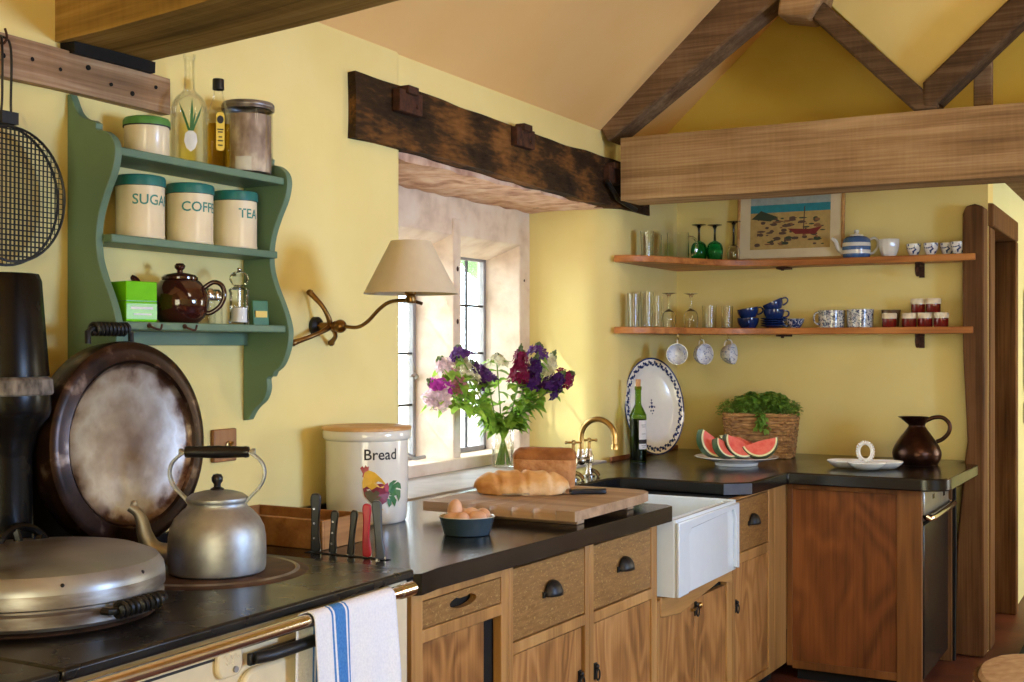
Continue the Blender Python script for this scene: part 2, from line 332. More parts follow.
# ------------------------------------------------------------------ mesh builder
I4 = Matrix.Identity(4)
class MB:
    def __init__(s): s.v = []; s.f = []; s.mi = []
    def add(s, vs, fs, mi=0, X=None):
        o = len(s.v)
        if X is not None: vs = [X @ Vector(p) for p in vs]
        s.v += [tuple(p) for p in vs]
        for k, f in enumerate(fs):
            s.f.append([i + o for i in f]); s.mi.append(mi[k] if isinstance(mi, list) else mi)
        return s
    def box(s, x0, x1, y0, y1, z0, z1, mi=0, X=None):
        vs = [(x, y, z) for x in (x0, x1) for y in (y0, y1) for z in (z0, z1)]
        return s.add(vs, [[0, 1, 3, 2], [4, 6, 7, 5], [0, 4, 5, 1], [2, 3, 7, 6], [0, 2, 6, 4], [1, 5, 7, 3]], mi, X)
    def prism(s, poly, ax, a0, a1, mi=0, X=None):
        def P(p, a):
            return {'x': (a, p[0], p[1]), 'y': (p[0], a, p[1]), 'z': (p[0], p[1], a)}[ax]
        n = len(poly)
        vs = [P(p, a0) for p in poly] + [P(p, a1) for p in poly]
        fs = [list(range(n))[::-1], list(range(n, 2 * n))] + [[i, (i + 1) % n, n + (i + 1) % n, n + i] for i in range(n)]
        return s.add(vs, fs, mi, X)
    def lathe(s, prof, c=(0, 0, 0), n=32, mi=0, X=None, a0=0., a1=2 * PI, sx=1., sy=1.):
        full = abs(a1 - a0 - 2 * PI) < 1e-6
        m = n if full else n + 1
        vs, rows = [], []
        for r, z in prof:
            if r < 1e-6:
                rows.append([len(vs)] * m); vs.append((c[0], c[1], c[2] + z))
            else:
                rows.append(list(range(len(vs), len(vs) + m)))
                for k in range(m):
                    a = a0 + (a1 - a0) * k / n
                    vs.append((c[0] + r * math.cos(a) * sx, c[1] + r * math.sin(a) * sy, c[2] + z))
        fs, ms = [], []
        for j in range(len(prof) - 1):
            for k in range(n):
                k2 = (k + 1) % m
                q = [rows[j][k], rows[j][k2], rows[j + 1][k2], rows[j + 1][k]]
                q2 = []
                for i in q:
                    if i not in q2: q2.append(i)
                if len(q2) > 2:
                    fs.append(q2); ms.append(mi[j] if isinstance(mi, list) else mi)
        return s.add(vs, fs, ms, X)
    def tube(s, pts, r, n=10, mi=0, X=None, cap=True, closed=False):
        P = [Vector(p) for p in pts]; N = len(P)
        rr = r if isinstance(r, (list, tuple)) else [r] * N
        T = []
        for i in range(N):
            a = P[(i - 1) % N] if (closed or i > 0) else P[0]
            b = P[(i + 1) % N] if (closed or i < N - 1) else P[-1]
            T.append((b - a).normalized())
        u = T[0].orthogonal().normalized()
        vs = []
        for i in range(N):
            u = (u - T[i] * u.dot(T[i]))
            u = u.normalized() if u.length > 1e-6 else T[i].orthogonal().normalized()
            w = T[i].cross(u)
            for k in range(n):
                a = 2 * PI * k / n
                vs.append(P[i] + (u * math.cos(a) + w * math.sin(a)) * rr[i])
        fs = []
        for i in range(N if closed else N - 1):
            j = (i + 1) % N
            for k in range(n):
                k2 = (k + 1) % n
                fs.append([i * n + k, i * n + k2, j * n + k2, j * n + k])
        if cap and not closed:
            fs += [list(range(n))[::-1], list(range((N - 1) * n, N * n))]
        return s.add(vs, fs, mi, X)
    def ell(s, c, rx, ry, rz, n=20, m=12, mi=0, X=None):
        T = Matrix.Translation(c) @ Matrix.Diagonal((rx, ry, rz, 1))
        pr = [(math.sin(PI * k / m), -math.cos(PI * k / m)) for k in range(m + 1)]
        pr[0] = (0, -1); pr[-1] = (0, 1)
        return s.lathe(pr, (0, 0, 0), n, mi, (X @ T) if X is not None else T)
    def grid(s, fn, nu, nv, mi=0, X=None):
        vs = [fn(i / nu, j / nv) for j in range(nv + 1) for i in range(nu + 1)]
        w = nu + 1
        fs = [[j * w + i, j * w + i + 1, (j + 1) * w + i + 1, (j + 1) * w + i] for j in range(nv) for i in range(nu)]
        return s.add(vs, fs, mi, X)
    def jitter(s, amp, freq):
        s.v = [tuple(Vector(p) + mnoise.noise_vector(Vector(p) * freq) * amp) for p in s.v]
        return s

def spline(pts, n=8):
    P = [Vector(p) for p in pts]; out = []
    for i in range(len(P) - 1):
        p0 = P[max(0, i - 1)]; p1 = P[i]; p2 = P[i + 1]; p3 = P[min(len(P) - 1, i + 2)]
        for k in range(n):
            t = k / n
            out.append(.5 * ((2 * p1) + (p2 - p0) * t + (2 * p0 - 5 * p1 + 4 * p2 - p3) * t * t + (3 * p1 - p0 - 3 * p2 + p3) * t ** 3))
    out.append(P[-1]); return out

def spline2(pts, n=6):
    return [(p.x, p.y) for p in spline([(a, b, 0) for a, b in pts], n)]

def obj(name, mb, mats, parent=None, bevel=0, seg=2, smooth=True, ang=40, loc=None, rot=None, world=False, solid=0, sub=0):
    me = bpy.data.meshes.new(name)
    vs = mb.v
    if world and parent is not None:
        L = Vector(parent.location); vs = [tuple(Vector(p) - L) for p in vs]
    me.from_pydata(vs, [], mb.f); me.update()
    if not isinstance(mats, (list, tuple)): mats = [mats]
    for m in mats: me.materials.append(M[m] if isinstance(m, str) else m)
    me.polygons.foreach_set('material_index', mb.mi)
    import bmesh
    bm = bmesh.new(); bm.from_mesh(me); bmesh.ops.recalc_face_normals(bm, faces=bm.faces); bm.to_mesh(me); bm.free()
    if smooth:
        me.polygons.foreach_set('use_smooth', [True] * len(me.polygons))
        me.set_sharp_from_angle(angle=R(ang))
    o = bpy.data.objects.new(name, me); COL.objects.link(o)
    if parent is not None: o.parent = parent
    if loc is not None: o.location = loc
    if rot is not None: o.rotation_euler = rot
    if solid:
        q = o.modifiers.new('solid', 'SOLIDIFY'); q.thickness = solid; q.offset = 0
    if bevel:
        q = o.modifiers.new('bevel', 'BEVEL'); q.width = bevel; q.segments = seg; q.limit_method = 'ANGLE'; q.angle_limit = R(50)
    if sub:
        q = o.modifiers.new('sub', 'SUBSURF'); q.levels = sub; q.render_levels = sub
    return o

def tag(o, label=None, cat=None, group=None, kind=None):
    if label: o['label'] = label
    if cat: o['category'] = cat
    if group: o['group'] = group
    if kind: o['kind'] = kind
    return o

def thing(name, label, cat, loc=(0, 0, 0), rz=0, group=None):
    o = bpy.data.objects.new(name, None); COL.objects.link(o)
    o.empty_display_size = .05; o.location = loc; o.rotation_euler = (0, 0, rz)
    return tag(o, label, cat, group)

def struct(name, mb, mats, parent=None, label=None, **kw):
    o = obj(name, mb, mats, parent, **kw)
    if parent is None: o['kind'] = 'structure'
    if label: o['label'] = label
    return o

def dup(o, parent=None, loc=None, rot=None, label=None):
    c = o.copy(); COL.objects.link(c)
    if parent is not None: c.parent = parent
    for ch in list(o.children): dup(ch, c)
    if loc is not None: c.location = loc
    if rot is not None: c.rotation_euler = rot
    if label: c['label'] = label
    return c

def text_geo(s, size):
    cu = bpy.data.curves.new('t', 'FONT'); cu.body = s; cu.size = size; cu.align_x = 'CENTER'; cu.resolution_u = 3; cu.offset = size * .012
    ob = bpy.data.objects.new('t', cu); COL.objects.link(ob)
    dg = bpy.context.evaluated_depsgraph_get()
    me = bpy.data.meshes.new_from_object(ob.evaluated_get(dg))
    vs = [(v.co.x, v.co.y) for v in me.vertices]; fs = [list(p.vertices) for p in me.polygons]
    bpy.data.objects.remove(ob); bpy.data.curves.remove(cu); bpy.data.meshes.remove(me)
    return vs, fs

def wrap(mb, vs, fs, rad, az, z, mi=0, sx=1., c=(0, 0)):
    """wrap flat (a, b) geometry on a cylinder, centred at azimuth az and height z"""
    mb.add([(c[0] + rad * math.cos(az + a * sx / rad), c[1] + rad * math.sin(az + a * sx / rad), z + b) for a, b in vs], fs, mi)

def patch(mb, rad, az, w, z0, z1, mi=0, n=8, rad1=None):
    rad1 = rad1 or rad
    mb.grid(lambda i, j: ((rad + (rad1 - rad) * j) * math.cos(az + (i - .5) * w / rad), (rad + (rad1 - rad) * j) * math.sin(az + (i - .5) * w / rad), z0 + (z1 - z0) * j), n, 1, mi)

def cupprof(rb, rt, h, t=.003, foot=True, bulge=0.):
    o, i_ = [], []
    for k in range(9):
        q = k / 8
        r = rb + (rt - rb) * q + bulge * math.sin(PI * q)
        o.append((r, h * q)); i_.append((max(.002, r - t), max(t * 1.6, h * q)))
    return [(0, 0)] + o + i_[::-1] + [(0, t * 1.6)]

def handle(mb, r0, z0, z1, out, rad=.004, az=0., mi=0, n=10, X=None, r1=None):
    """ear handle in the plane of azimuth az: from (r0,z0) to (r1,z1), bulging out"""
    r1 = r0 if r1 is None else r1
    pts = []
    for k in range(n + 1):
        t = k / n
        rr = r0 + (r1 - r0) * t + out * math.sin(PI * t) ** .7
        z = z0 + (z1 - z0) * (.5 - .5 * math.cos(PI * t)) 
        pts.append((rr * math.cos(az), rr * math.sin(az), z))
    mb.tube(pts, rad, 8, mi, X)

def roundpoly(x0, x1, y0, y1, r, n=5, corners=(1, 1, 1, 1)):
    out = []
    for (cx, cy, a), use in zip([(x1 - r, y1 - r, 0), (x0 + r, y1 - r, 90), (x0 + r, y0 + r, 180), (x1 - r, y0 + r, 270)], corners):
        if use:
            for k in range(n + 1):
                an = R(a + 90 * k / n); out.append((cx + r * math.cos(an), cy + r * math.sin(an)))
        else:
            out.append({0: (x1, y1), 90: (x0, y1), 180: (x0, y0), 270: (x1, y0)}[a])
    return out

# ------------------------------------------------------------------ the room
b = MB(); b.box(-.7, 5.0, -2.3, 10.4, -.1, 0); struct('floor', b, 'tile', smooth=False)

b = MB()   # window wall, thick masonry with rounded far reveal
b.prism([(0, -2.2), (0, 3.47)] + [(-.04 + .04 * math.cos(R(t)), 3.47 + .04 * math.sin(R(t))) for t in (30, 60, 90)] + [(-.66, 3.51), (-.66, -2.2)], 'z', 0, 2.5)
b.prism([(-.66, 5.235), (-.14, 5.235)] + [(-.14 + .14 * math.sin(R(t)), 5.375 - .14 * math.cos(R(t))) for t in (15, 30, 45, 60, 75, 90)] + [(0, 6.12), (0, 6.4), (-.66, 6.4)], 'z', 0, 2.5)
b.box(-.66, 0, 3.51, 5.235, 0, .86)
b.box(-.66, -.005, 3.3, 5.5, 2.24, 2.5)
struct('wall_left', b, 'plaster', ang=50)
b = MB(); b.box(-.66, 1.56, 6.12, 6.30, 0, 2.4); struct('wall_back', b, 'plaster', smooth=False)
b = MB(); b.box(-.3, 5.0, 5.78, 6.2, 2.36, 5.2); struct('wall_gable', b, 'gable', smooth=False)
b = MB()   # passage wall beyond the doorway, facing into the passage
b.box(1.42, 1.56, 7.12, 10.2, 0, 2.4); b.box(1.42, 1.56, 6.30, 7.12, 2.12, 2.4); b.box(1.42, 5.0, 10.2, 10.4, 0, 2.4)
struct('wall_passage', b, 'plaster_pale', smooth=False)
b = MB(); b.box(-.66, 1.42, 8.2, 8.3, 0, 2.4); b.box(-.66, -.56, 6.3, 8.3, 0, 2.4); struct('wall_larder', b, 'plaster', smooth=False)
b = MB()   # right wall with a window opening, and the wall behind with a glazed doorway
b.box(4.7, 4.9, -2.2, 2.3, 0, 2.5); b.box(4.7, 4.9, 4.3, 6.9, 0, 2.5); b.box(4.7, 4.9, 2.3, 4.3, 0, .85); b.box(4.7, 4.9, 2.3, 4.3, 2.15, 2.5)
b.box(4.7, 4.9, 8.6, 10.2, 0, 2.5); b.box(4.7, 4.9, 6.9, 8.6, 0, .5); b.box(4.7, 4.9, 6.9, 8.6, 2.2, 2.5)
struct('wall_right', b, 'plaster', smooth=False)
b = MB()
b.box(-.66, 2.3, -2.3, -2.1, 0, 5.2); b.box(4.2, 5.0, -2.3, -2.1, 0, 5.2); b.box(2.3, 4.2, -2.3, -2.1, 2.2, 5.2)
struct('wall_front', b, 'plaster', smooth=False)
b = MB()
b.prism([(-.05, 2.405), (2.4, 4.61), (2.4, 4.75), (-.66, 2.5 - .55), (-.66, 2.45)][:3] + [(-.15, 2.46)], 'y', -2.3, 6.2)
b.prism([(4.85, 2.405), (2.4, 4.61), (2.4, 4.75), (4.95, 2.46)], 'y', -2.3, 6.2)
b.box(-.66, 5.0, 6.2, 10.4, 2.36, 2.46)
struct('ceiling', b, 'ceil', smooth=False)

b = MB(); b.box(5.5, 5.7, -3.4, 11, -.4, 5.5); b.box(1.2, 5.5, -3.4, -3.2, -.4, 5.5); struct('wall_sky_block', b, 'plaster_pale', smooth=False)  # unseen wall, added to keep sky light out of the off-view openings
# windows out of view that let the daylight in
def sash(name, x0, x1, y0, y1, z0, z1):
    f = MB(); t = .05
    if x1 - x0 < y1 - y0:
        for a, c in ((y0, y0 + t), (y1 - t, y1), ((y0 + y1) / 2 - .02, (y0 + y1) / 2 + .02)): f.box(x0, x1, a, c, z0, z1)
        for a in (z0, (z0 + z1) / 2 - .02, z1 - t): f.box(x0, x1, y0, y1, a, a + t)
    else:
        for a, c in ((x0, x0 + t), (x1 - t, x1), ((x0 + x1) / 2 - .02, (x0 + x1) / 2 + .02)): f.box(a, c, y0, y1, z0, z1)
        for a in (z0, (z0 + z1) / 2, z1 - t): f.box(x0, x1, y0, y1, a, a + t)
    struct(name, f, 'white', smooth=False)
sash('window_2', 4.78, 4.82, 2.3, 4.3, .85, 2.15)
sash('window_3', 4.78, 4.82, 6.9, 8.6, .5, 2.2)
sash('door_2', 2.3, 4.2, -2.22, -2.18, 0, 2.2)

# oak lintel over the kitchen window
def rough_beam(x0, x1, y0, y1, z0, z1, nx, ny, nz, amp, freq, seed=0):
    m = MB()
    def face(fn, a, c): m.grid(fn, a, c)
    L = lambda a, c, t: a + (c - a) * t
    face(lambda i, j: (x1, L(y0, y1, i), L(z0, z1, j)), ny, nz); face(lambda i, j: (x0, L(y0, y1, i), L(z0, z1, j)), ny, nz)
    face(lambda i, j: (L(x0, x1, i), L(y0, y1, j), z0), nx, ny); face(lambda i, j: (L(x0, x1, i), L(y0, y1, j), z1), nx, ny)
    face(lambda i, j: (L(x0, x1, i), y0, L(z0, z1, j)), nx, nz); face(lambda i, j: (L(x0, x1, i), y1, L(z0, z1, j)), nx, nz)
    o = Vector((seed, seed * 1.7, seed * .3))
    m.v = [tuple(Vector(p) + mnoise.noise_vector((Vector(p) + o) * freq) * amp) for p in m.v]
    return m
lin = rough_beam(-.34, .03, 3.19, 5.72, 2.112, 2.325, 6, 90, 8, .009, 5, 3)
def sag(p):
    x, y, z = p
    t = (y - 3.19) / 2.53
    if z > 2.2: z += -.012 * t + .006 * math.sin(t * 9)
    else: z += -.012 * t + .005 * math.sin(t * 7)
    if t > .9: x -= (t - .9) * .2
    return (x, y, z)
lin.v = [sag(p) for p in lin.v]
lo = struct('trim_1', lin, 'lintel', label='dark charred oak lintel over the window')
for y, z, w, h in ((3.47, 2.27, .14, .075), (4.30, 2.275, .15, .075), (5.17, 2.235, .12, .08)):
    p = MB(); p.box(.03, .062, y - w / 2, y + w / 2, z - h / 2, z + h / 2); p.box(.03, .075, y - w / 4, y + w / 5, z + h / 2 - .012, z + h / 2 + .016)
    p.tube([(.06, y + w * .25, z - .01), (.068, y + w * .25, z - .01)], .008, 8)
    struct('iron_plate', p, 'iron', lo, bevel=.003)
p = MB(); p.tube([(.055, 5.10, 2.2), (.062, 5.2, 2.13), (.06, 5.42, 2.10)], .012, 8); struct('iron_strap', p, 'black_iron', lo)

s_ = rough_beam(-.62, -.03, 3.505, 5.238, 2.092, 2.2, 20, 60, 3, .014, 9, 9)
struct('trim_2', s_, 'rubble', label='rough pink stone soffit behind the lintel')

# stone mullioned window
win = bpy.data.objects.new('window_1', None); COL.objects.link(win); win.location = (-.5, 4.4, .9); tag(win, 'stone mullioned window with two leaded lights', kind='structure')
b = MB(); b.prism([(-.42, 1.93), (-.42, 2.1), (-.64, 2.1), (-.64, 1.86), (-.58, 1.86)], 'y', 3.5, 5.24); struct('stone_head', b.jitter(.004, 9), 'stone', win, world=True, bevel=.006)
b = MB(); b.prism([(-.42, 5.14), (-.58, 5.107), (-.64, 5.107), (-.64, 5.24), (-.42, 5.24)], 'z', .9, 2.0); struct('stone_jamb', b, 'stone', win, world=True, bevel=.006)
b = MB(); b.prism([(-.42, 3.82), (-.58, 3.86), (-.64, 3.86), (-.64, 3.5), (-.42, 3.5)], 'z', .9, 2.0); struct('stone_jamb', b, 'stone', win, world=True, bevel=.006)
b = MB(); b.prism([(-.41, 4.515), (-.41, 4.575), (-.58, 4.605), (-.64, 4.605), (-.64, 4.49), (-.58, 4.49)], 'z', .92, 2.0); struct('stone_mullion', b, 'stone', win, world=True, bevel=.006)
b = MB(); b.prism([(-.38, .9), (-.38, .955), (-.56, .945), (-.64, .945), (-.64, .88)], 'y', 3.5, 5.24); struct('stone_sill', b, 'stone', win, world=True, bevel=.006)
for y0, y1 in ((3.86, 4.49), (4.605, 5.107)):
    f = MB(); t = .022
    for a, c in ((y0, y0 + t), (y1 - t, y1)): f.box(-.615, -.59, a, c, .945, 1.87)
    for a in (.945, 1.848): f.box(-.615, -.59, y0, y1, a, a + t)
    struct('casement_frame', f, 'casement', win, world=True, bevel=.003)
    f = MB(); f.box(-.6035, -.6005, y0 + t, y1 - t, .967, 1.848); struct('window_pane', f, 'pane', win, world=True, smooth=False)
    f = MB(); ym = (y0 + y1) / 2
    for yq in (y0 + (y1 - y0) / 3, y0 + (y1 - y0) * 2 / 3): f.box(-.607, -.597, yq - .005, yq + .005, .967, 1.848)
    for z in (1.185, 1.41, 1.635): f.box(-.607, -.597, y0 + t, y1 - t, z - .005, z + .005)
    struct('lead_bar', f, 'lead', win, world=True)
    f = MB(); f.tube(spline([(-.585, y1 - .011, 1.30), (-.57, y1 - .02, 1.31), (-.565, y1 - .05, 1.32), (-.56, y1 - .09, 1.31)]), .006, 8); struct('casement_latch', f, 'casement', win, world=True)
f = MB()
for z in (1.32, 1.55, 1.78): f.ell((-.412, 4.545, z), .007, .009, .012)
f.ell((-.425, 5.18, 1.76), .007, .01, .01)
struct('iron_pin', f, 'iron', win, world=True)
f = MB(); f.tube(spline([(-.52, 4.22, .965), (-.50, 4.28, .985), (-.5, 4.34, .965), (-.5, 4.42, .965)]), .008, 8); struct('window_stay', f, 'casement', win, world=True)
b = MB(); b.box(-.40, -.006, 3.512, 5.233, .86, .906); struct('trim_3', b, 'sill', bevel=.004, label='pale stone sill inside the window recess')

# tie beam and roof truss
def polybeam(name, poly, y0, y1, mat, label, jit=.006):
    m = MB(); m.prism(poly, 'y', y0, y1)
    o = struct(name, m, mat, label=label, bevel=.012)
    return o
m = rough_beam(.10, 4.75, 5.15, 5.37, 2.112, 2.40, 60, 4, 4, .005, 2.5, 5)
struct('trim_4', m, 'oakbeam', label='sawn oak tie beam crossing the room')
RU = lambda x: 2.458 + .9 * (x + .01)
polybeam('trim_5', [(.03, 2.39), (.806, 2.922), (1.6, 3.51), (1.45, 3.76), (.548, 2.962), (-.01, 2.458)], 5.152, 5.32, 'rafter', 'principal rafter rising from the window wall')
polybeam('trim_6', [(1.405, 2.40), (1.497, 2.405), (1.497, 2.43), (1.035, 2.90), (.965, 2.94), (.965, 2.855)], 5.155, 5.33, 'strut', 'strut sloping down to the middle of the tie beam')
polybeam('trim_7', [(1.437, 2.42), (1.437, 2.517), (2.4, 3.39), (2.5, 3.34), (1.497, 2.43), (1.497, 2.41)], 5.15, 5.30, 'strut', 'dark strut rising to the right from the tie beam')
b = MB(); b.box(1.61, 1.68, 5.31, 5.37, 2.38, 2.72); struct('trim_8', b, 'rafter', bevel=.006, label='short upright post behind the dark strut')
b = MB(); b.prism([(1.46, 2.47), (2.4, 3.34), (2.4, 3.7), (.70, 3.30), (1.05, 2.90)], 'y', 5.31, 5.345); struct('wall_truss', b, 'plaster', smooth=False, label='pale plaster infill between the truss struts')
polybeam('trim_9', [(.84, 2.86), (.86, 2.99), (1.08, 3.1), (1.03, 2.90), (.98, 2.83)], 5.12, 5.30, 'oakbeam', 'pale timber block at the head of the strut')

m = rough_beam(0, 4.8, -.135, .135, 0, .34, 60, 4, 4, .010, 2, 2)
o = struct('trim_10', m, 'ceilbeam', label='heavy oak ceiling beam above the green shelf'); o.location = (.0, 2.165, 2.165); o.rotation_euler = (0, 0, R(-9.5))
m = rough_beam(0, .03, -2.0, 2.37, 2.045, 2.14, 2, 60, 3, .006, 4, 6)
rl = struct('trim_11', m, 'rail', label='old pegged timber rail set in the wall')
m = MB()
for i in range(16):
    y = 1.15 + i * .078 + random.uniform(-.01, .01); z = 2.094 + random.uniform(-.02, .02)
    m.tube([(.02, y, z), (.0345, y, z)], random.uniform(.004, .007), 8)
struct('peg_hole', m, 'gap', rl)
m = MB(); m.box(.0, .05, 2.04, 2.30, 2.138, 2.168); struct('dark_gap_strip', m.jitter(.003, 20), 'gap', rl)  # solid dark strip standing for the shaded gap beneath the beam

# post, doorway and passage
m = MB(); m.prism([(1.466, 2.06), (1.480, 2.095), (1.52, 2.105), (1.56, 2.09), (1.562, 0), (1.43, 0), (1.44, .5), (1.47, .86), (1.488, 1.0), (1.478, 1.2), (1.468, 1.42), (1.465, 1.8)], 'y', 5.985, 6.13)
struct('trim_12', m, 'post', bevel=.01, label='old timber post at the end of the back wall')
dr = bpy.data.objects.new('door_1', None); COL.objects.link(dr); dr.location = (1.56, 6.6, 0); tag(dr, kind='structure')
m = MB(); m.box(1.44, 1.585, 6.13, 7.12, 2.01, 2.12); struct('door_head', m, 'post', dr, world=True, bevel=.008)
m = MB(); m.box(1.44, 1.585, 7.03, 7.12, 0, 2.01); struct('door_jamb', m, 'post', dr, world=True, bevel=.008)
m = MB(); m.box(1.44, 1.57, 6.14, 6.3, 0, 2.01); struct('door_jamb', m, 'post', dr, world=True, bevel=.008)
m = MB(); m.box(1.0, 1.44, 7.01, 7.05, .01, 2.0)
for k in range(4): m.box(1.0 + .11 * k + .004, 1.106 + .11 * k, 7.0, 7.012, .01, 2.0)
struct('door_leaf', m, 'door_dark', dr, world=True)
m = MB(); m.box(1.56, 1.66, 6.2, 10.2, 2.29, 2.37); struct('trim_13', m, 'rafter', label='dark timber along the top of the passage wall')
t_ = thing('framed_picture', 'grey framed picture hanging on the pale passage wall beyond the door', 'picture', (1.575, 7.85, 1.45))
m = MB(); m.box(0, .025, -.26, .26, -.26, .32); obj('frame', m, 'casement', t_, bevel=.006)
m = MB(); m.box(.024, .03, -.21, .21, -.21, .27); obj('print', m, 'sill', t_, smooth=False)
t_ = thing('leather_tag', 'small brown leather strap hanging under the passage picture', 'strap', (1.565, 7.62, 1.06))
m = MB(); m.box(0, .012, -.03, .03, -.06, .06); obj('strap', m, 'post', t_, bevel=.004)
t_ = obj('door_mat', MB().box(1.7, 2.6, 5.2, 6.6, .001, .018), 'mat', bevel=.004); tag(t_, 'dark fibre door mat on the tiled floor by the passage', 'mat')
t_ = thing('pouffe', 'round tan hide pouffe at the right corner of the floor', 'pouffe', (2.15, 4.08, 0))
m = MB(); m.lathe([(0, 0), (.3, 0), (.36, .05), (.38, .2), (.37, .38), (.34, .43), (.2, .455), (0, .46)], n=40); obj('cushion', m.jitter(.008, 8), 'tan', t_)
m = MB(); m.tube([(.358 * math.cos(R(a)), .358 * math.sin(R(a)), .41) for a in range(0, 360, 8)], .008, 8, closed=True); obj('piping', m, 'post', t_)

# outside
b = MB(); b.box(-40, -.7, -30, 60, -.5, -.4); struct('ground', b, 'bounce_ground', smooth=False)
def bush(x, y, r, h, label, lift=0):
    m = MB()
    rnd = random.Random(int(x * 97 + y))
    m.ell((0, 0, h * .5), r, r, h * .52, 24, 14)
    m.v = [tuple(Vector(p) * (1 + .25 * mnoise.noise(Vector(p) * 1.7 + Vector((x, y, 0))))) for p in m.v]
    for k in range(500):
        a = rnd.uniform(0, 6.28); e = rnd.uniform(-.3, 1.5)
        c = Vector((r * 1.03 * math.cos(a) * math.cos(e), r * 1.03 * math.sin(a) * math.cos(e), h * .5 + h * .54 * math.sin(e)))
        d1 = Vector((rnd.gauss(0, 1), rnd.gauss(0, 1), rnd.gauss(0, 1))).normalized() * .22; d2 = d1.orthogonal().normalized() * .1
        m.add([c - d1, c + d2, c + d1, c - d2], [[0, 1, 2, 3]])
    t = thing('garden_tree', label, 'tree', (x, y, -.4))
    m.v = [(p[0], p[1], p[2] + lift) for p in m.v]
    obj('crown', m, 'hedge', t)
    m = MB(); m.tube([(0, 0, 0), (0, 0, lift + h * .3)], [.14, .1], 8); obj('trunk', m, 'post', t)
bush(-13.0, 30.0, 2.6, 3.6, 'pale green tree seen through the upper panes of the window', 3.2)
t = thing('garden_tree', 'open leafy tree outside, dappling the sun on the window', 'tree', (-3.7, 1.9, -.4))
m = MB(); rg = random.Random(21)
for k in range(330):
    c = Vector((rg.gauss(0, .9), rg.gauss(0, .9), 5.3 + rg.gauss(0, .75)))
    d1 = Vector((rg.gauss(0, 1), rg.gauss(0, 1), rg.gauss(0, 1))).normalized() * rg.uniform(.10, .2); d2 = d1.orthogonal().normalized() * .09
    m.add([c - d1, c + d2, c + d1, c - d2], [[0, 1, 2, 3]])
obj('crown', m, 'hedge', t)
m = MB(); m.tube(spline([(-.3, -.2, 0), (-.25, -.1, 2), (0, 0, 3.6), (.1, .1, 5.4)]), .12, 8); m.tube([(-.05, 0, 3.4), (.8, .3, 5.6)], [.07, .03], 8); m.tube([(-.1, 0, 3.2), (-.8, -.4, 5.6)], [.07, .03], 8); obj('trunk', m, 'post', t)

# ------------------------------------------------------------------ range cooker
ck = thing('range_cooker', 'cream enamelled cast iron range cooker with black hob under the toaster', 'cooker', (.4, 1.5, 0))
m = MB(); m.box(.04, .772, .3, 2.386, 0, .892); obj('body', m, 'cream', ck, world=True, bevel=.01)
for y0, y1 in ((.3, 1.362), (1.367, 2.389)):
    m = MB(); m.prism(roundpoly(.02, .786, y0, y1, .03, corners=(0, 0, 0, 0)), 'z', .892, .915); obj('hob_top', m, 'hob', ck, world=True, bevel=.006)
m = MB(); m.tube([(.828, .4, .886), (.828, 2.316, .886)], .0135, 16); obj('towel_rail', m, 'chrome', ck, world=True)
for y in (1.25, 2.285):
    m = MB(); m.tube([(.772, y, .870), (.80, y, .882), (.828, y, .886)], .010, 10); m.tube([(.828, y - .02, .886), (.828, y + .03, .886)], .0165, 16); obj('rail_bracket', m, 'chrome', ck, world=True)
m = MB(); m.box(.772, .7735, .3, 1.73, .845, .850); obj('enamel_line', m, 'ink', ck, world=True)
# oven door, plaque and handle
m = MB(); m.prism(roundpoly(1.79, 2.30, .45, .812, .04), 'x', .772, .789); od = obj('oven_door', m, 'cream', ck, world=True, bevel=.006)
L0 = Vector(ck.location)
def sub(name, mb, mat, parent, **k):
    mb.v = [tuple(Vector(p) - L0) for p in mb.v]
    return obj(name, mb, mat, parent, **k)
m = MB(); m.box(.789, .800, 1.80, 2.10, .822, .846); m.tube([(.800, 1.81, .836), (.818, 1.84, .838), (.818, 2.07, .838), (.800, 2.09, .836)], .012, 10); sub('door_handle', m, 'black_iron', od, bevel=.003)
m = MB(); m.prism(roundpoly(1.728, 1.796, .808, .868, .022), 'x', .772, .785); pq = obj('plaque', m, 'cream', ck, world=True, bevel=.004)
m = MB(); m.tube([(.785, 1.772, .822), (.790, 1.772, .822)], .006, 12); sub('bolt', m, 'casement', pq)
m = MB(); m.tube([(.785, 1.742 + .0025 * k, .848 + .006 * math.sin(k * 1.1)) for k in range(18)], .0016, 5); m.tube([(.785, 1.745 + .0025 * k, .836 + .004 * math.sin(k * 1.3)) for k in range(12)], .0014, 5); sub('embossing', m, 'enamel', pq)
# hotplates
for y, x in ((1.64, .40), (2.135, .39)):
    m = MB(); m.lathe([(0, .9225), (.185, .9225), (.19, .920), (.205, .919), (.222, .9165), (.224, .915), (0, .915)], (x, y, 0), 56); hp = obj('hotplate', m, 'hotplate', ck, world=True)
    m = MB(); m.lathe([(.190, .918), (.198, .9225), (.206, .918)], (x, y, 0), 56); sub('hotplate_ring', m, 'lid_band', hp)
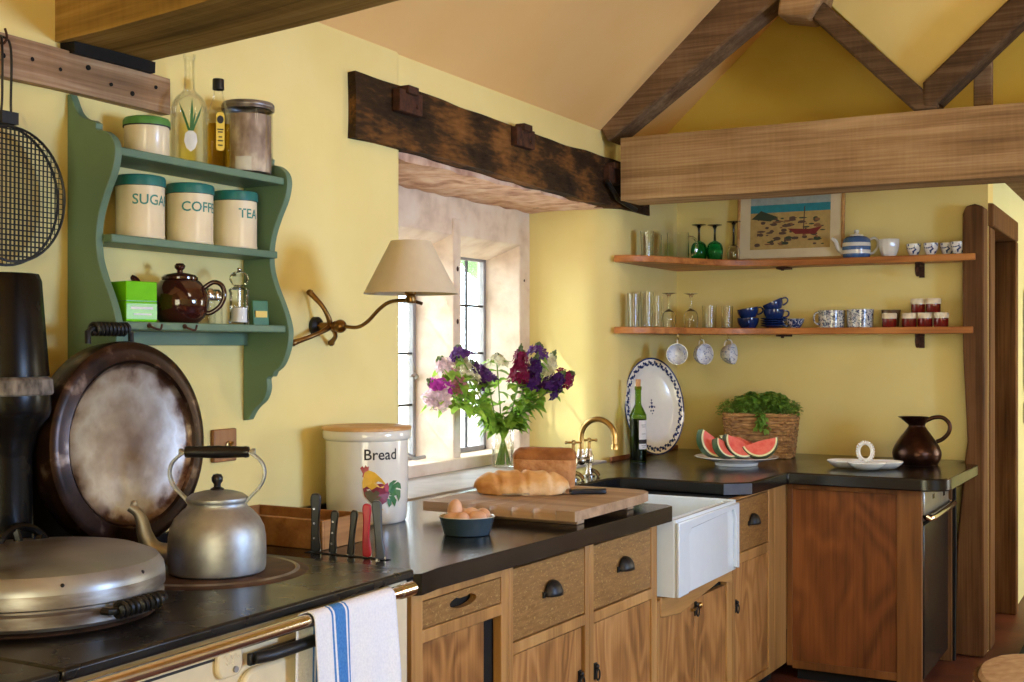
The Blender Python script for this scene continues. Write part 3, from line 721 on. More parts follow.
# closed lid
def coil_handle(m, c, d, ln, out, nrm, rad=.012):
    """spring wound grip: centre c, along d, standing out along nrm"""
    c, d, nrm = Vector(c), Vector(d).normalized(), Vector(nrm).normalized()
    A, B = c - d * ln / 2, c + d * ln / 2
    m.tube([A - nrm * out, A - nrm * out * .2, A + d * .012, B - d * .012, B - nrm * out * .2, B - nrm * out], .007, 8)
    u = d.orthogonal().normalized(); w = d.cross(u); N = 9 * 10
    m.tube([c + d * (ln * .8 * (k / N - .5)) + (u * math.cos(2 * PI * k / 10) + w * math.sin(2 * PI * k / 10)) * rad for k in range(N + 1)], .0052, 6)
m = MB(); m.lathe([(0, .925), (.232, .925), (.238, .932), (.238, .953), (.233, .958), (.233, .962), (.240, .966), (.240, .990), (.237, 1.005), (.226, 1.021), (.195, 1.033), (.1, 1.040), (0, 1.042)], (.40, 1.64, 0), 72,
    mi=[1, 1, 1, 1, 1, 1, 1, 0, 0, 0, 0, 0]); cl = obj('hotplate_lid', m, ['lid_steel', 'lid_band'], ck, world=True, ang=30); cl['label'] = 'closed domed steel lid'
m = MB(); coil_handle(m, (.652, 1.66, .952), (-.08, 1, 0), .15, .02, (1, .08, 0)); sub('coil_handle', m, 'black_iron', cl)
for a in (-62, -30, 12):
    m = MB(); m.ell((.40 + .235 * math.cos(R(a)), 1.64 + .235 * math.sin(R(a)), 1.006), .004, .004, .004, 8, 6); sub('rivet', m, 'black_iron', cl)
# raised lid, leaning back on its hinge, scorched underside to the room
lidX = Matrix.Translation((.222, 2.05, 1.21)) @ Matrix.Rotation(R(-2.5), 4, 'Y') @ Matrix.Rotation(R(90), 4, 'Y')
m = MB(); m.lathe([(0, 0), (.176, 0), (.183, .004), (.188, .012)], n=72)
lm = obj('raised_lid', m, 'underside', ck, ang=40); lm['label'] = 'raised hotplate lid with scorched underside'
lm.matrix_basis = Matrix.Translation(-L0) @ lidX
m = MB(); m.lathe([(.186, .004), (.194, .017), (.216, .013), (.226, .013), (.236, .006), (.239, -.008), (.236, -.055), (.22, -.075), (.15, -.088), (0, -.092)], n=72); obj('lid_rim', m, 'rim_rust', lm, ang=40)
m = MB(); coil_handle(m, (-.268, -.02, -.035), (0, 1, 0), .13, .034, (-1, 0, 0), .0125); obj('coil_handle', m, 'black_iron', lm)
for y in (-.07, .07):
    m = MB(); m.box(.225, .282, y - .02, y + .02, -.06, -.03); obj('hinge', m, 'black_iron', lm, bevel=.004)
# flue
fx, fy = .16, 1.745
m = MB(); m.lathe([(.085, .915), (.085, .93), (.066, .95), (.062, 1.20), (.072, 1.25), (.098, 1.285), (.102, 1.30), (.102, 1.335)], (fx, fy, 0), 40)
m.lathe([(.098, 1.372), (.096, 1.39), (.082, 1.575), (.076, 1.59), (0, 1.59)], (fx, fy, 0), 40)
fl = obj('flue_pipe', m, 'flue', ck, world=True)
m = MB(); m.lathe([(.102, 1.332), (.106, 1.336), (.104, 1.365), (.085, 1.376), (.08, 1.376)], (fx, fy, 0), 40); sub('flue_collar', m, 'dust', fl)
m = MB(); Xw = Matrix.Translation((.28, 1.70, 1.0)) @ Matrix.Rotation(R(78), 4, 'Y') @ Matrix.Rotation(R(0), 4, 'Z')
m.tube([(.066 * math.cos(R(a)), .066 * math.sin(R(a)), .006) for a in range(0, 360, 8)], .009, 8, X=Xw, closed=True)
m.lathe([(0, -.006), (.02, -.004), (.024, .006), (.018, .016), (0, .018)], n=20, X=Xw)
for a in range(10, 370, 60): m.tube([Vector((.015 * math.cos(R(a)), .015 * math.sin(R(a)), .006)), Vector((.064 * math.cos(R(a)), .064 * math.sin(R(a)), .006))], .0085, 6, X=Xw)
sub('damper_wheel', m, 'flue', fl)
m = MB(); m.box(.02, .26, 1.62, 1.87, .915, .935); obj('flue_base', m, 'black_iron', ck, world=True, bevel=.006)
m = MB(); m.box(.006, .02, .3, 2.06, .90, 1.33); struct('trim_14', m, 'gap', label='blackened splashback behind the cooker')

t_ = thing('firelighter_packet', 'small blue printed packet tucked behind the closed hob lid', 'packet', (.30, 1.90, .916), R(20))
m = MB(); m.box(-.02, .02, -.045, .045, 0, .05); obj('carton', m, 'bluedense', t_, bevel=.003)
m = MB(); m.box(-.021, .021, -.046, .046, .034, .046); obj('flap', m, 'blue_stripe', t_, bevel=.001)
t_ = thing('steel_trivet', 'flat grey steel trivet lying behind the hob lids', 'trivet', (.11, 2.24, .916), 0)
m = MB(); m.prism(roundpoly(-.05, .06, -.15, .16, .02), 'z', 0, .008); obj('plate', m, 'casement', t_, bevel=.002)


# ------------------------------------------------------------------ kettle
kt = thing('kettle', 'battered aluminium kettle with black grip on the open hotplate', 'kettle', (.436, 2.106, .9235), R(28.8))
m = MB(); m.lathe([(0, 0), (.101, 0), (.107, .004), (.1095, .014), (.110, .05), (.109, .080), (.105, .102), (.095, .122), (.080, .138), (.069, .147), (.066, .153), (.066, .16), (.0675, .162)], n=56); obj('body', m, 'aluminium', kt)
m = MB(); m.lathe([(.0685, .160), (.070, .163), (.069, .169), (.058, .177), (.036, .183), (.018, .186), (0, .186)], n=48); ld = obj('lid', m, 'aluminium', kt)
m = MB(); m.lathe([(.016, .186), (.015, .189), (.008, .193), (.008, .199), (.0125, .206), (.013, .214), (.009, .221), (0, .223)], n=24); obj('lid_knob', m, 'bakelite', ld)
m = MB(); sp = spline([(-.085, 0, .040), (-.118, 0, .040), (-.148, 0, .052), (-.164, 0, .082), (-.171, 0, .112), (-.182, 0, .134), (-.198, 0, .146)], 6)
m.tube(sp, [(.028 - .017 * min(1, (k / (len(sp) - 1)) * 1.2)) for k in range(len(sp))], 14); m.ell((-.190, 0, .152), .008, .006, .010); obj('spout', m, 'aluminium', kt)
for s in (-1, 1):
    pts = spline([(.062 * s, 0, .152), (.072 * s, 0, .166), (.098 * s, 0, .194), (.108 * s, 0, .220), (.104 * s, 0, .244), (.088 * s, 0, .262), (.070 * s, 0, .272)], 6)
    m = MB(); vs, fs = [], []
    for i, p in enumerate(pts):
        a = pts[max(0, i - 1)]; c = pts[min(len(pts) - 1, i + 1)]; t = (c - a).normalized(); nn = Vector((t.z, 0, -t.x)) * .0028
        for yy in (-.009, .009): vs += [p + nn + Vector((0, yy, 0)), p - nn + Vector((0, yy, 0))]
    for i in range(len(pts) - 1):
        o_ = i * 4; q = o_ + 4
        fs += [[o_, o_ + 2, q + 2, q], [o_ + 1, q + 1, q + 3, o_ + 3], [o_, q, q + 1, o_ + 1], [o_ + 2, o_ + 3, q + 3, q + 2]]
    n4 = len(vs) - 4
    fs += [[0, 1, 3, 2], [n4, n4 + 2, n4 + 3, n4 + 1]]
    m.add(vs, fs); obj('handle_strap', m, 'aluminium', kt, bevel=.001)
Xg = Matrix.Translation((0, 0, .272)) @ Matrix.Diagonal((1, .84, 1, 1)) @ Matrix.Diagonal((.84, 1 / .84, 1, 1)) @ Matrix.Rotation(R(90), 4, 'Y')
m = MB(); m.lathe([(0, -.105), (.008, -.103), (.008, -.094), (.0055, -.092), (.0055, -.086)], n=16, mi=1, X=Xg); m.lathe([(0, .105), (.008, .103), (.008, .094), (.0055, .092), (.0055, .086)], n=16, mi=1, X=Xg)
m.lathe([(.006, -.088), (.012, -.086), (.0135, -.078), (.0125, -.07), (.015, 0), (.0125, .07), (.0135, .078), (.012, .086), (.006, .088)], n=20, X=Xg); obj('grip', m, ['bakelite', 'aluminium'], kt)

# ------------------------------------------------------------------ wire toaster on the wall
wt = thing('wire_toaster', 'round wire bread toaster hanging from the timber rail', 'toaster', (.05, 1.84, 1.775))
ring = lambda r, x: [(x, r * .95 * math.cos(R(a)), r * math.sin(R(a))) for a in range(0, 360, 8)]
for x, rr in ((0, .157), (.03, .150)):
    m = MB(); m.tube(ring(rr, x), .0032, 6, closed=True); fr = obj('hoop', m, 'black_iron', wt)
    m = MB(); k = -rr + .011
    while k < rr:
        h = math.sqrt(max(0, rr * rr - k * k))
        m.tube([(x, k * .95, -h), (x + .001, k * .95, h)], .0011, 5); m.tube([(x + .002, -h * .95, k), (x + .002, h * .95, k)], .0011, 5)
        k += .0118
    obj('wire_mesh', m, 'black_iron', fr)
m = MB()
for s in (-.012, .012): m.tube(spline([(.005, s * 1.6, .152), (.008, s, .2), (.01, s, .3), (.005, s * .8, .345), (-.012, 0, .358)]), .0028, 6)
m.box(.0, .022, -.022, .022, .158, .185); obj('handle', m, 'black_iron', wt)
m = MB(); m.tube(spline([(-.02, 0, .345), (.0, 0, .34), (.01, 0, .352), (.004, 0, .372)]), .003, 6); obj('hook', m, 'iron', wt)

# ------------------------------------------------------------------ green wall shelf
ws = thing('wall_shelf', 'sage green painted wall shelf with scrolled sides and three boards', 'shelf', (0, 2.385, 1.225))
prof = spline2([(.105, 1.95), (.13, 1.945), (.155, 1.925), (.163, 1.895), (.153, 1.85), (.128, 1.80), (.108, 1.75), (.10, 1.70), (.104, 1.65), (.122, 1.60), (.146, 1.55), (.163, 1.505), (.168, 1.47), (.160, 1.425), (.14, 1.385), (.115, 1.366)], 4)
side = [(.002, 2.045), (.012, 2.045)] + spline2([(.02, 2.03), (.036, 2.0), (.06, 1.982), (.088, 1.975)], 4) + [(.10, 1.968), (.098, 1.955)] + prof + [(.108, 1.352), (.094, 1.352)] + spline2([(.088, 1.345), (.09, 1.315), (.076, 1.285), (.052, 1.266), (.036, 1.25), (.022, 1.228)], 4) + [(.002, 1.225)]
for y in (2.07, 2.70):
    m = MB(); m.prism(side, 'y', y - .011, y + .011); obj('side_panel', m, 'green', ws, world=True, bevel=.002)
for z, d in ((1.892, .152), (1.686, .128), (1.477, .158)):
    m = MB(); m.box(.003, d, 2.081, 2.689, z - .001, z + .019); obj('shelf_board', m, 'green', ws, world=True, bevel=.003)
m = MB(); m.box(.002, .02, 2.081, 2.689, 1.44, 1.476); obj('cleat', m, 'green', ws, world=True, bevel=.002)
for y in (2.17, 2.29):
    m = MB(); m.tube(spline([(.156, y, 1.49), (.172, y, 1.482), (.178, y + .018, 1.478), (.176, y + .026, 1.49)]), .0028, 6); m.tube([(.154, y, 1.487), (.162, y, 1.487)], .006, 8); obj('cup_hook', m, 'iron', ws, world=True)

# canisters
def canister(y, word, label, az0=-9):
    t = thing('storage_canister', label, 'canister', (.066, y, 1.7055), 0, 'lettered kitchen canisters')
    m = MB(); m.lathe([(0, 0), (.058, 0), (.0605, .003), (.0605, .006), (.0595, .009), (.0595, .138), (0, .138)], n=48); obj('body', m, 'enamel', t)
    m = MB(); m.lathe([(.060, .130), (.0625, .131), (.0625, .150), (.060, .156), (.054, .158), (0, .1585)], n=48, mi=[1, 0, 0, 0, 0]); obj('lid', m, ['teal', 'ink'], t)
    m = MB(); vs, fs = text_geo(word, .036); wrap(m, vs, fs, .0603, R(az0), .083); obj('lettering', m, 'teal_ink', t, smooth=False)
canister(2.232, 'SUGAR', 'cream enamel canister with teal lid lettered SUGAR')
canister(2.408, 'COFFEE', 'cream enamel canister with teal lid lettered COFFEE')
canister(2.582, 'TEA', 'smaller cream enamel canister with teal lid lettered TEA')

t_ = thing('tin', 'small cream tin with grass green lid on the top green shelf', 'tin', (.08, 2.24, 1.9115))
m = MB(); m.lathe([(0, 0), (.052, 0), (.055, .004), (.055, .078), (0, .078)], n=40); obj('body', m, 'enamel', t_)
m = MB(); m.lathe([(.0555, .074), (.0580, .074), (.0580, .077), (.0580, .089), (.054, .096), (.04, .1), (0, .101)], n=40, mi=[1, 1, 0, 0, 0, 0]); obj('lid', m, ['green_lid', 'ink'], t_)

def bottle_prof(pts, t=.003):
    o = spline2(pts, 4); inn = [(max(.003, r - t), z) for r, z in o if z > t * 2][::-1]
    return [(0, 0)] + o + inn + [(0, t * 2)]
t_ = thing('glass_bottle', 'tall clear long necked bottle with green sprig on the top shelf', 'bottle', (.085, 2.385, 1.9115))
m = MB(); m.lathe(bottle_prof([(.044, 0), (.048, .006), (.048, .10), (.047, .145), (.038, .172), (.02, .19), (.0145, .205), (.0135, .27), (.016, .278), (.016, .288)]), n=36); obj('body', m, 'glass', t_)
m = MB(); 
for da, L_, w in ((-.2, .075, .006), (0.02, .085, .007), (.2, .07, .006), (.08, .055, .005)):
    wrap(m, [(-w * .5 + da * .02, 0), (da * .10 - w * .4, L_ * .6), (da * .16, L_), (da * .10 + w * .6, L_ * .6), (w * .5 + da * .02, 0)], [[0, 1, 2, 3, 4]], .0484, R(-42), .082)
obj('leaf_print', m, 'tail', t_, smooth=False)
m = MB(); wrap(m, [(0, .032), (-.014, .02), (-.017, 0), (-.011, -.018), (0, -.027), (.011, -.018), (.017, 0), (.014, .02)], [list(range(8))], .0484, R(-42), .055); obj('bulb_print', m, 'paper', t_, smooth=False)

t_ = thing('oil_bottle', 'square olive oil bottle with black cap and yellow label', 'bottle', (.10, 2.478, 1.9115), R(-38))
m = MB()
def sqring(w, z, r=.3):
    return [(math.copysign(abs(math.cos(a)) ** r, math.cos(a)) * w, math.copysign(abs(math.sin(a)) ** r, math.sin(a)) * w, z) for a in [2 * PI * k / 28 + .001 for k in range(28)]]
def loft(m, rings, mi=0, cap=True):
    n = len(rings[0]); vs = [p for r in rings for p in r]; fs = []
    for j in range(len(rings) - 1):
        for k in range(n): fs.append([j * n + k, j * n + (k + 1) % n, (j + 1) * n + (k + 1) % n, (j + 1) * n + k])
    if cap: fs += [list(range(n))[::-1], list(range((len(rings) - 1) * n, len(rings) * n))]
    m.add(vs, fs, mi)
loft(m, [sqring(.028, 0), sqring(.030, .004), sqring(.030, .135, .3), sqring(.026, .155, .45), sqring(.016, .185, .8), sqring(.0125, .20, 1), sqring(.0125, .222, 1)])
obj('body', m, 'glass', t_)
m = MB(); loft(m, [sqring(.0265, .006), sqring(.0275, .02), sqring(.0275, .118), sqring(.0275, .1185)]); obj('oil', m, 'oil', t_)
m = MB(); m.lathe([(.0135, .212), (.0155, .213), (.0155, .238), (.0145, .241), (0, .241)], n=24); obj('cap', m, 'black_plastic', t_)
m = MB(); m.prism(roundpoly(-.011, .011, .045, .148, .01), 'x', .0302, .0308); lb = obj('label', m, 'gold_label', t_, smooth=False)
m = MB(); m.prism([(.009 * math.cos(R(a)), .128 + .011 * math.sin(R(a))) for a in range(0, 360, 30)], 'x', .0309, .0312)
for z, w in ((.10, .016), (.093, .012), (.08, .009), (.07, .014), (.058, .012)): m.box(.0309, .0312, -w / 2, w / 2, z, z + .0035)
obj('label_print', m, 'ink', lb, smooth=False)

t_ = thing('storage_jar', 'large glass jar of dark contents with wide metal lid', 'jar', (.084, 2.615, 1.9115))
m = MB(); m.lathe(bottle_prof([(.062, 0), (.068, .006), (.068, .17), (.066, .182)], .003), n=48); obj('glass_body', m, 'glass', t_)
m = MB(); m.lathe([(0, .007), (.0635, .007), (.0635, .165), (.03, .172), (0, .168)], n=40); obj('contents', m.jitter(.0012, 60), pm('dried_contents', [(.35, srgb(136, 112, 94)), (.55, srgb(176, 152, 134)), (.7, srgb(214, 196, 174))], (26, 26, 14), .8, detail=6), t_)
m = MB(); m.lathe([(.068, .18), (.0725, .181), (.0725, .186), (.0715, .187), (.0725, .189), (.0725, .196), (.069, .201), (.05, .204), (0, .205)], n=48); obj('lid', m, 'lid_band', t_)
m = MB(); patch(m, .0686, R(-60), .045, .008, .045); obj('label', m, 'bowl_in', t_)

# bottom green shelf
Z3 = 1.4965
t_ = thing('carton', 'lime green carton on the lowest green shelf', 'box', (.10, 2.172, Z3), R(-14))
m = MB(); m.box(-.045, .045, -.042, .042, 0, .098); obj('box_body', m, 'limebox', t_, bevel=.002)
m = MB(); m.box(.0452, .046, -.041, .041, .006, .044); lb = obj('label', m, 'limelabel', t_, smooth=False)
m = MB(); m.box(.0461, .0465, -.03, .03, .03, .036); m.box(.0461, .0465, -.022, .026, .016, .02); obj('label_print', m, 'paper', lb, smooth=False)
m = MB(); m.box(-.0455, .0455, -.0425, .0425, .0495, .0508); obj('lid_seam', m, 'tail', t_, smooth=False)

def teapot(name, label, loc, rz, s, mats, belly):
    t = thing(name, label, 'teapot', loc, rz)
    return t
tp = thing('teapot', 'round dark brown glazed teapot on the lowest green shelf', 'teapot', (.098, 2.337, Z3), R(34))
m = MB(); m.lathe([(0, 0), (.045, 0)] + spline2([(.05, .003), (.066, .022), (.074, .05), (.07, .08), (.055, .104), (.044, .112)], 4) + [(.043, .116), (.0, .116)], n=44); obj('body', m, 'brown_glaze', tp)
m = MB(); m.lathe([(.046, .113), (.046, .118), (.04, .124), (.02, .129), (.008, .131), (.007, .136), (.013, .142), (.014, .148), (.009, .154), (0, .155)], n=32); obj('lid', m, 'brown_glaze', tp)
m = MB(); sp = spline([(-.062, 0, .04), (-.085, 0, .052), (-.098, 0, .08), (-.108, 0, .108), (-.122, 0, .118)], 5); m.tube(sp, [.018 - .010 * min(1, k / 12) for k in range(len(sp))], 12); obj('spout', m, 'brown_glaze', tp)
m = MB(); m.tube(spline([(.062, 0, .092), (.085, 0, .106), (.106, 0, .098), (.113, 0, .072), (.102, 0, .045), (.08, 0, .028), (.066, 0, .026)], 5), .0062, 10); obj('handle', m, 'brown_glaze', tp)

t_ = thing('pepper_mill', 'clear acrylic pepper mill with round knob on the lowest green shelf', 'mill', (.115, 2.543, Z3))
m = MB(); m.lathe([(0, 0), (.026, 0), (.028, .004), (.028, .012), (.0255, .018), (.0255, .085), (.028, .09), (.028, .095), (.022, .099), (.015, .103), (0, .103)], n=32); obj('body', m, 'acrylic', t_)
m = MB(); m.lathe([(0, .104), (.012, .104), (.02, .109), (.027, .122), (.026, .132), (.016, .142), (.006, .145), (0, .145)], n=12); obj('crown_knob', m, 'acrylic', t_, ang=20)
m = MB(); m.lathe([(0, .006), (.021, .006), (.021, .045), (0, .05)], n=24); obj('salt', m, 'paper', t_)
m = MB(); m.lathe([(.004, .05), (.004, .103), (.0, .104)], n=10); m.ell((0, 0, .149), .006, .006, .006); obj('spindle', m, 'steel', t_)
for i, (x, y, lab) in enumerate(((.075, 2.465, 'squat glass shaker half hidden by the brown teapot handle'), (.05, 2.52, 'small glass shaker behind the pepper mill'))):
    t_ = thing('salt_shaker', lab, 'shaker', (x, y, Z3))
    m = MB(); m.lathe([(0, 0), (.019, 0), (.021, .004), (.019, .07), (0, .07)], n=24); obj('body', m, 'glass', t_)
    m = MB(); m.lathe([(.0195, .066), (.021, .068), (.02, .085), (.012, .095), (0, .097)], n=24); obj('cap', m, 'steel', t_)
t_ = thing('tea_packet', 'dark green packet leaning by the right side of the green shelf', 'packet', (.09, 2.655, Z3), R(-20))
m = MB(); m.prism([(-.012, 0), (.012, 0), (.004, .07), (-.004, .07)], 'y', -.025, .025); obj('wrapper', m, 'tail', t_, bevel=.002)
m = MB(); m.box(.009, .0125, -.018, .018, .022, .04); obj('label', m, 'gold_label', t_)

# ------------------------------------------------------------------ wall socket and lamp
t_ = thing('wall_socket', 'square wooden plate with brass switch on the wall behind the kettle', 'socket', (0, 2.602, 1.16))
m = MB(); m.box(0, .014, -.047, .047, -.046, .046); pl = obj('back_plate', m, 'socket', t_, bevel=.004)
m = MB(); m.lathe([(.012, .014), (.012, .018), (.006, .02), (0, .02)], n=20, X=Matrix.Translation((0, .012, 0)) @ Matrix.Rotation(R(90), 4, 'Y')); m.tube([(.018, .012, 0), (.03, .012, .008)], .004, 8); obj('switch', m, 'brass', t_)
lp = thing('wall_lamp', 'bronze swing arm wall lamp with parchment cone shade by the window', 'lamp', (0, 3.02, 1.5))
m = MB(); m.lathe([(0, .0), (.03, 0), (.03, .012), (.022, .02), (0, .022)], n=28, X=Matrix.Rotation(R(90), 4, 'Y')); obj('back_plate', m, 'black_iron', lp)
def leg(pts):
    m = MB(); p = spline(pts, 6); n = len(p); m.tube(p, [.011 - .004 * math.sin(PI * min(1, k / n * 1.2)) for k in range(n)], 10); m.ell(p[-1], .011, .011, .009)
    return m
for e in ((.016, -.045, .104), (.016, -.126, -.052), (.016, .063, -.051)):
    obj('bracket_arm', leg([(.06, 0, .0), (.062, e[1] * .25, e[2] * .25), (.05, e[1] * .62, e[2] * .6), (.02, e[1] * .95, e[2] * .95), e]), 'bronze', lp)
m = MB(); m.tube([(.02, 0, 0), (.075, 0, 0)], .013, 12); m.ell((.092, .007, 0), .021, .021, .021); m.ell((.078, .004, 0), .012, .017, .017); obj('ball_joint', m, 'bronze', lp)
SH = (.40, -.065)
m = MB(); m.tube(spline([(.105, .006, .0), (.16, 0, -.004), (.21, -.015, .012), (.27, -.035, .05), (.32, -.05, .069), (SH[0], SH[1], .074)], 6), .0058, 10); arm = obj('arm', m, 'bronze', lp)
m = MB(); m.lathe([(0, .062), (.013, .063), (.016, .07), (.013, .085), (.018, .09), (.018, .105), (0, .106)], (SH[0], SH[1], 0), 20); m.tube([(SH[0], SH[1], .072), (SH[0] + .02, SH[1] + .03, .062)], .005, 8); obj('lamp_holder', m, 'bronze', arm)
m = MB(); m.lathe([(.137, .090), (.0585, .243)], (SH[0], SH[1], 0), 56); m.lathe([(.0575, .243), (.136, .090)], (SH[0], SH[1], 0), 56)
m.lathe([(.137, .090), (.136, .090)], (SH[0], SH[1], 0), 56); m.lathe([(.0585, .243), (.0575, .243)], (SH[0], SH[1], 0), 56); obj('lamp_shade', m, 'shade', arm, ang=60)
m = MB(); m.tube([(SH[0] - .058, SH[1], .236), (SH[0] + .058, SH[1], .236)], .0015, 6); m.tube([(SH[0], SH[1] - .058, .236), (SH[0], SH[1] + .058, .236)], .0015, 6); m.tube([(SH[0], SH[1], .1), (SH[0], SH[1], .236)], .003, 6); obj('shade_carrier', m, 'brass', arm)

# ------------------------------------------------------------------ bread crock, knife box and knives
ck2 = thing('bread_crock', 'tall stoneware bread crock with wooden lid and painted cockerel', 'crock', (.152, 3.085, .9005))
RC = .130
m = MB(); m.lathe([(0, 0), (.116, 0)] + spline2([(.12, .004), (.124, .03), (.127, .12), (.1275, .235), (.127, .25)], 4) + [(.134, .254), (.1365, .259), (.1365, .277), (.134, .281), (.12, .281), (.12, .25), (0, .25)], n=64); obj('body', m, 'crock', ck2)
m = MB(); m.lathe([(0, .276), (.119, .276), (.119, .281), (.137, .2815), (.1375, .288), (.134, .292), (.06, .294), (.05, .290), (.04, .294), (0, .295)], n=64); obj('lid', m, 'lid_wood', ck2, ang=50)
m = MB(); vs, fs = text_geo('Bread', .046); wrap(m, vs, fs, .1282, R(-35), .197); obj('lettering', m, 'ink', ck2, smooth=False)
def decal(mb, pts, mi, dr=0):
    c = (sum(p[0] for p in pts) / len(pts), sum(p[1] for p in pts) / len(pts))
    q = [c] + pts; n = len(pts); K = .00090
    vs = [((a - 490) * K, (320 - b_) * K) for a, b_ in q]
    wrap(mb, vs, [[0, i + 1, (i + 1) % n + 1] for i in range(n)], .1280 + dr, R(-33), .113, mi)
m = MB()
decal(m, [(418, 262), (414, 254), (421, 246), (427, 252), (432, 243), (437, 250), (443, 247), (442, 260), (434, 268), (428, 286), (421, 282), (423, 272)], 0)
decal(m, [(428, 268), (442, 260), (462, 268), (486, 290), (504, 312), (490, 322), (470, 316), (452, 326), (436, 314), (422, 322), (421, 300)], 1, .0003)
decal(m, [(422, 318), (450, 308), (486, 306), (508, 316), (516, 340), (504, 368), (482, 380), (462, 378), (444, 364), (428, 346)], 2, .0001)
decal(m, [(428, 334), (446, 326), (458, 336), (466, 328), (480, 336), (474, 348), (488, 350), (476, 362), (478, 376), (462, 380), (446, 366), (434, 350)], 3, .0004)
decal(m, [(494, 312), (508, 304), (514, 322), (510, 336), (500, 334)], 0, .0005)
for q in ([(506, 326), (516, 306), (532, 298), (548, 300), (530, 312), (516, 338)], [(512, 334), (530, 312), (552, 304), (566, 312), (570, 330), (548, 322), (524, 346)], [(514, 344), (540, 328), (566, 334), (566, 356), (556, 372), (548, 348), (528, 352)], [(512, 350), (534, 350), (546, 366), (538, 388), (528, 374)], [(506, 356), (522, 362), (524, 378), (514, 388), (508, 374)]):
    decal(m, q, 4, .0002)
decal(m, [(458, 378), (463, 378), (465, 394), (476, 397), (464, 399), (452, 400), (460, 394)], 1, .0004)
decal(m, [(476, 376), (480, 376), (483, 392), (494, 394), (482, 397), (472, 398), (479, 391)], 1, .0004)
obj('cockerel', m, ['red', 'yellow', 'maroon', 'wing', 'tail'], ck2, smooth=False)

bx = thing('knife_box', 'open wooden cutlery box behind the upright knife handles', 'box', (.12, 2.66, .9005))
m = MB(); W = .009
m.box(-.11, .265, -.1, -.1 + W, 0, .078); m.box(-.11, .265, .09 - W, .09, 0, .078); m.box(-.11, -.11 + W, -.1 + W, .09 - W, 0, .078); m.box(.265 - W, .265, -.1 + W, .09 - W, 0, .078); m.box(-.1, .256, -.092, .082, 0, .006); obj('box_body', m, 'boxwood', bx, bevel=.002)
m = MB(); m.box(-.1, .256, -.02, -.012, .006, .066); m.box(-.1, .256, -.045, -.04, .006, .05); obj('divider', m, 'boxwood', bx, bevel=.001)
def knife(x, y, h, w, mat, label, riv=0, lean=0, curve=0):
    t = thing('kitchen_knife', label, 'knife', (x, y, .901), R(28), 'knives standing in the counter slot')
    t.rotation_euler = (0, R(lean), R(28))
    m = MB()
    poly = [(-w * .5, .004), (-w * .46, h * .35), (-w * .42 - curve, h * .7), (-w * .5 - curve, h * .9), (-w * .3 - curve, h), (w * .3 - curve, h), (w * .62 - curve, h * .93), (w * .5 - curve * .6, h * .7), (w * .42, h * .35), (w * .55, .004)]
    m.prism(spline2(poly + [poly[0]], 3)[:-1], 'y', -.009, .009); hd = obj('handle', m, mat, t, bevel=.003)
    m = MB(); m.box(-w * .5, w * .62, -.0018, .0018, -.004, .012); obj('blade', m, 'steel', t)
    if riv:
        m = MB()
        for q in (.25, .5, .75): m.tube([(-.002, -.0105, h * q), (-.002, .0105, h * q)], .003, 8)
        obj('rivet', m, 'steel', hd)
knife(.385, 2.53, .152, .024, 'black_plastic', 'tall black riveted knife handle, nearest the kettle', 1)
knife(.440, 2.53, .112, .018, 'black_plastic', 'short black riveted knife handle beside the tall one', 1, 3)
knife(.497, 2.53, .116, .017, 'black_plastic', 'plain short black knife handle leaning toward the red one', 0, 5)
knife(.549, 2.53, .135, .02, 'red_plastic', 'red knife handle standing in the counter slot', 0, -2, -.003)
knife(.597, 2.52, .148, .022, 'grey_plastic', 'dark grey knife handle right of the red knife', 0, -3, .003)

# ------------------------------------------------------------------ worktops
XF = lambda y: .775 + .037 * (y - 2.4)
wk = thing('worktop', 'dark slate worktop in front of the window beside the cooker', 'worktop', (.4, 3.1, .86))
m = MB(); yE = 3.89
m.prism([(.003, 2.393), (.74, 2.393), (.776, 2.398), (.79, 2.415), (.788, 2.45), (XF(2.6), 2.50), (.855, yE - .03), (.825, yE), (.302, yE), (.302, 3.892), (.003, 3.892)], 'z', .848, .90)
obj('slab', m, 'slate', wk, world=True, bevel=.006)
m = MB(); m.box(.003, .02, 2.30, 3.50, .9005, .948); obj('upstand', m, 'slate', wk, world=True, bevel=.003)
m = MB(); m.box(.36, .62, 2.515, 2.535, .9002, .9012); obj('knife_slot', m, 'gap', wk, world=True, smooth=False)
w2 = thing('worktop', 'dark slate worktop running round the sink corner to the copper jug', 'worktop', (.7, 5.6, .86))
m = MB(); out = [(.003, 3.895), (.302, 3.895), (.302, 4.56), (.33, 4.62), (.40, 4.645), (.775, 4.622), (.86, 4.70), (.878, 5.155), (1.42, 5.15)] + [(1.42 + .115 * math.sin(R(a)), 5.265 - .115 * math.cos(R(a))) for a in range(9, 91, 9)] + [(1.545, 5.92), (1.46, 5.95), (1.46, 6.117), (.003, 6.117)]
m.prism(out, 'z', .848, .90); obj('slab', m, 'slate', w2, world=True, bevel=.006)
m = MB(); m.prism([(.776, 4.617), (.865, 4.698), (.8655, 4.70), (.7755, 4.6205)], 'z', .853, .896); obj('chamfer', m, 'slate_edge', w2, world=True)
m = MB(); m.box(.003, .016, 5.24, 6.10, .9005, .92); obj('upstand', m, 'boxwood_dark', w2, world=True, bevel=.002)

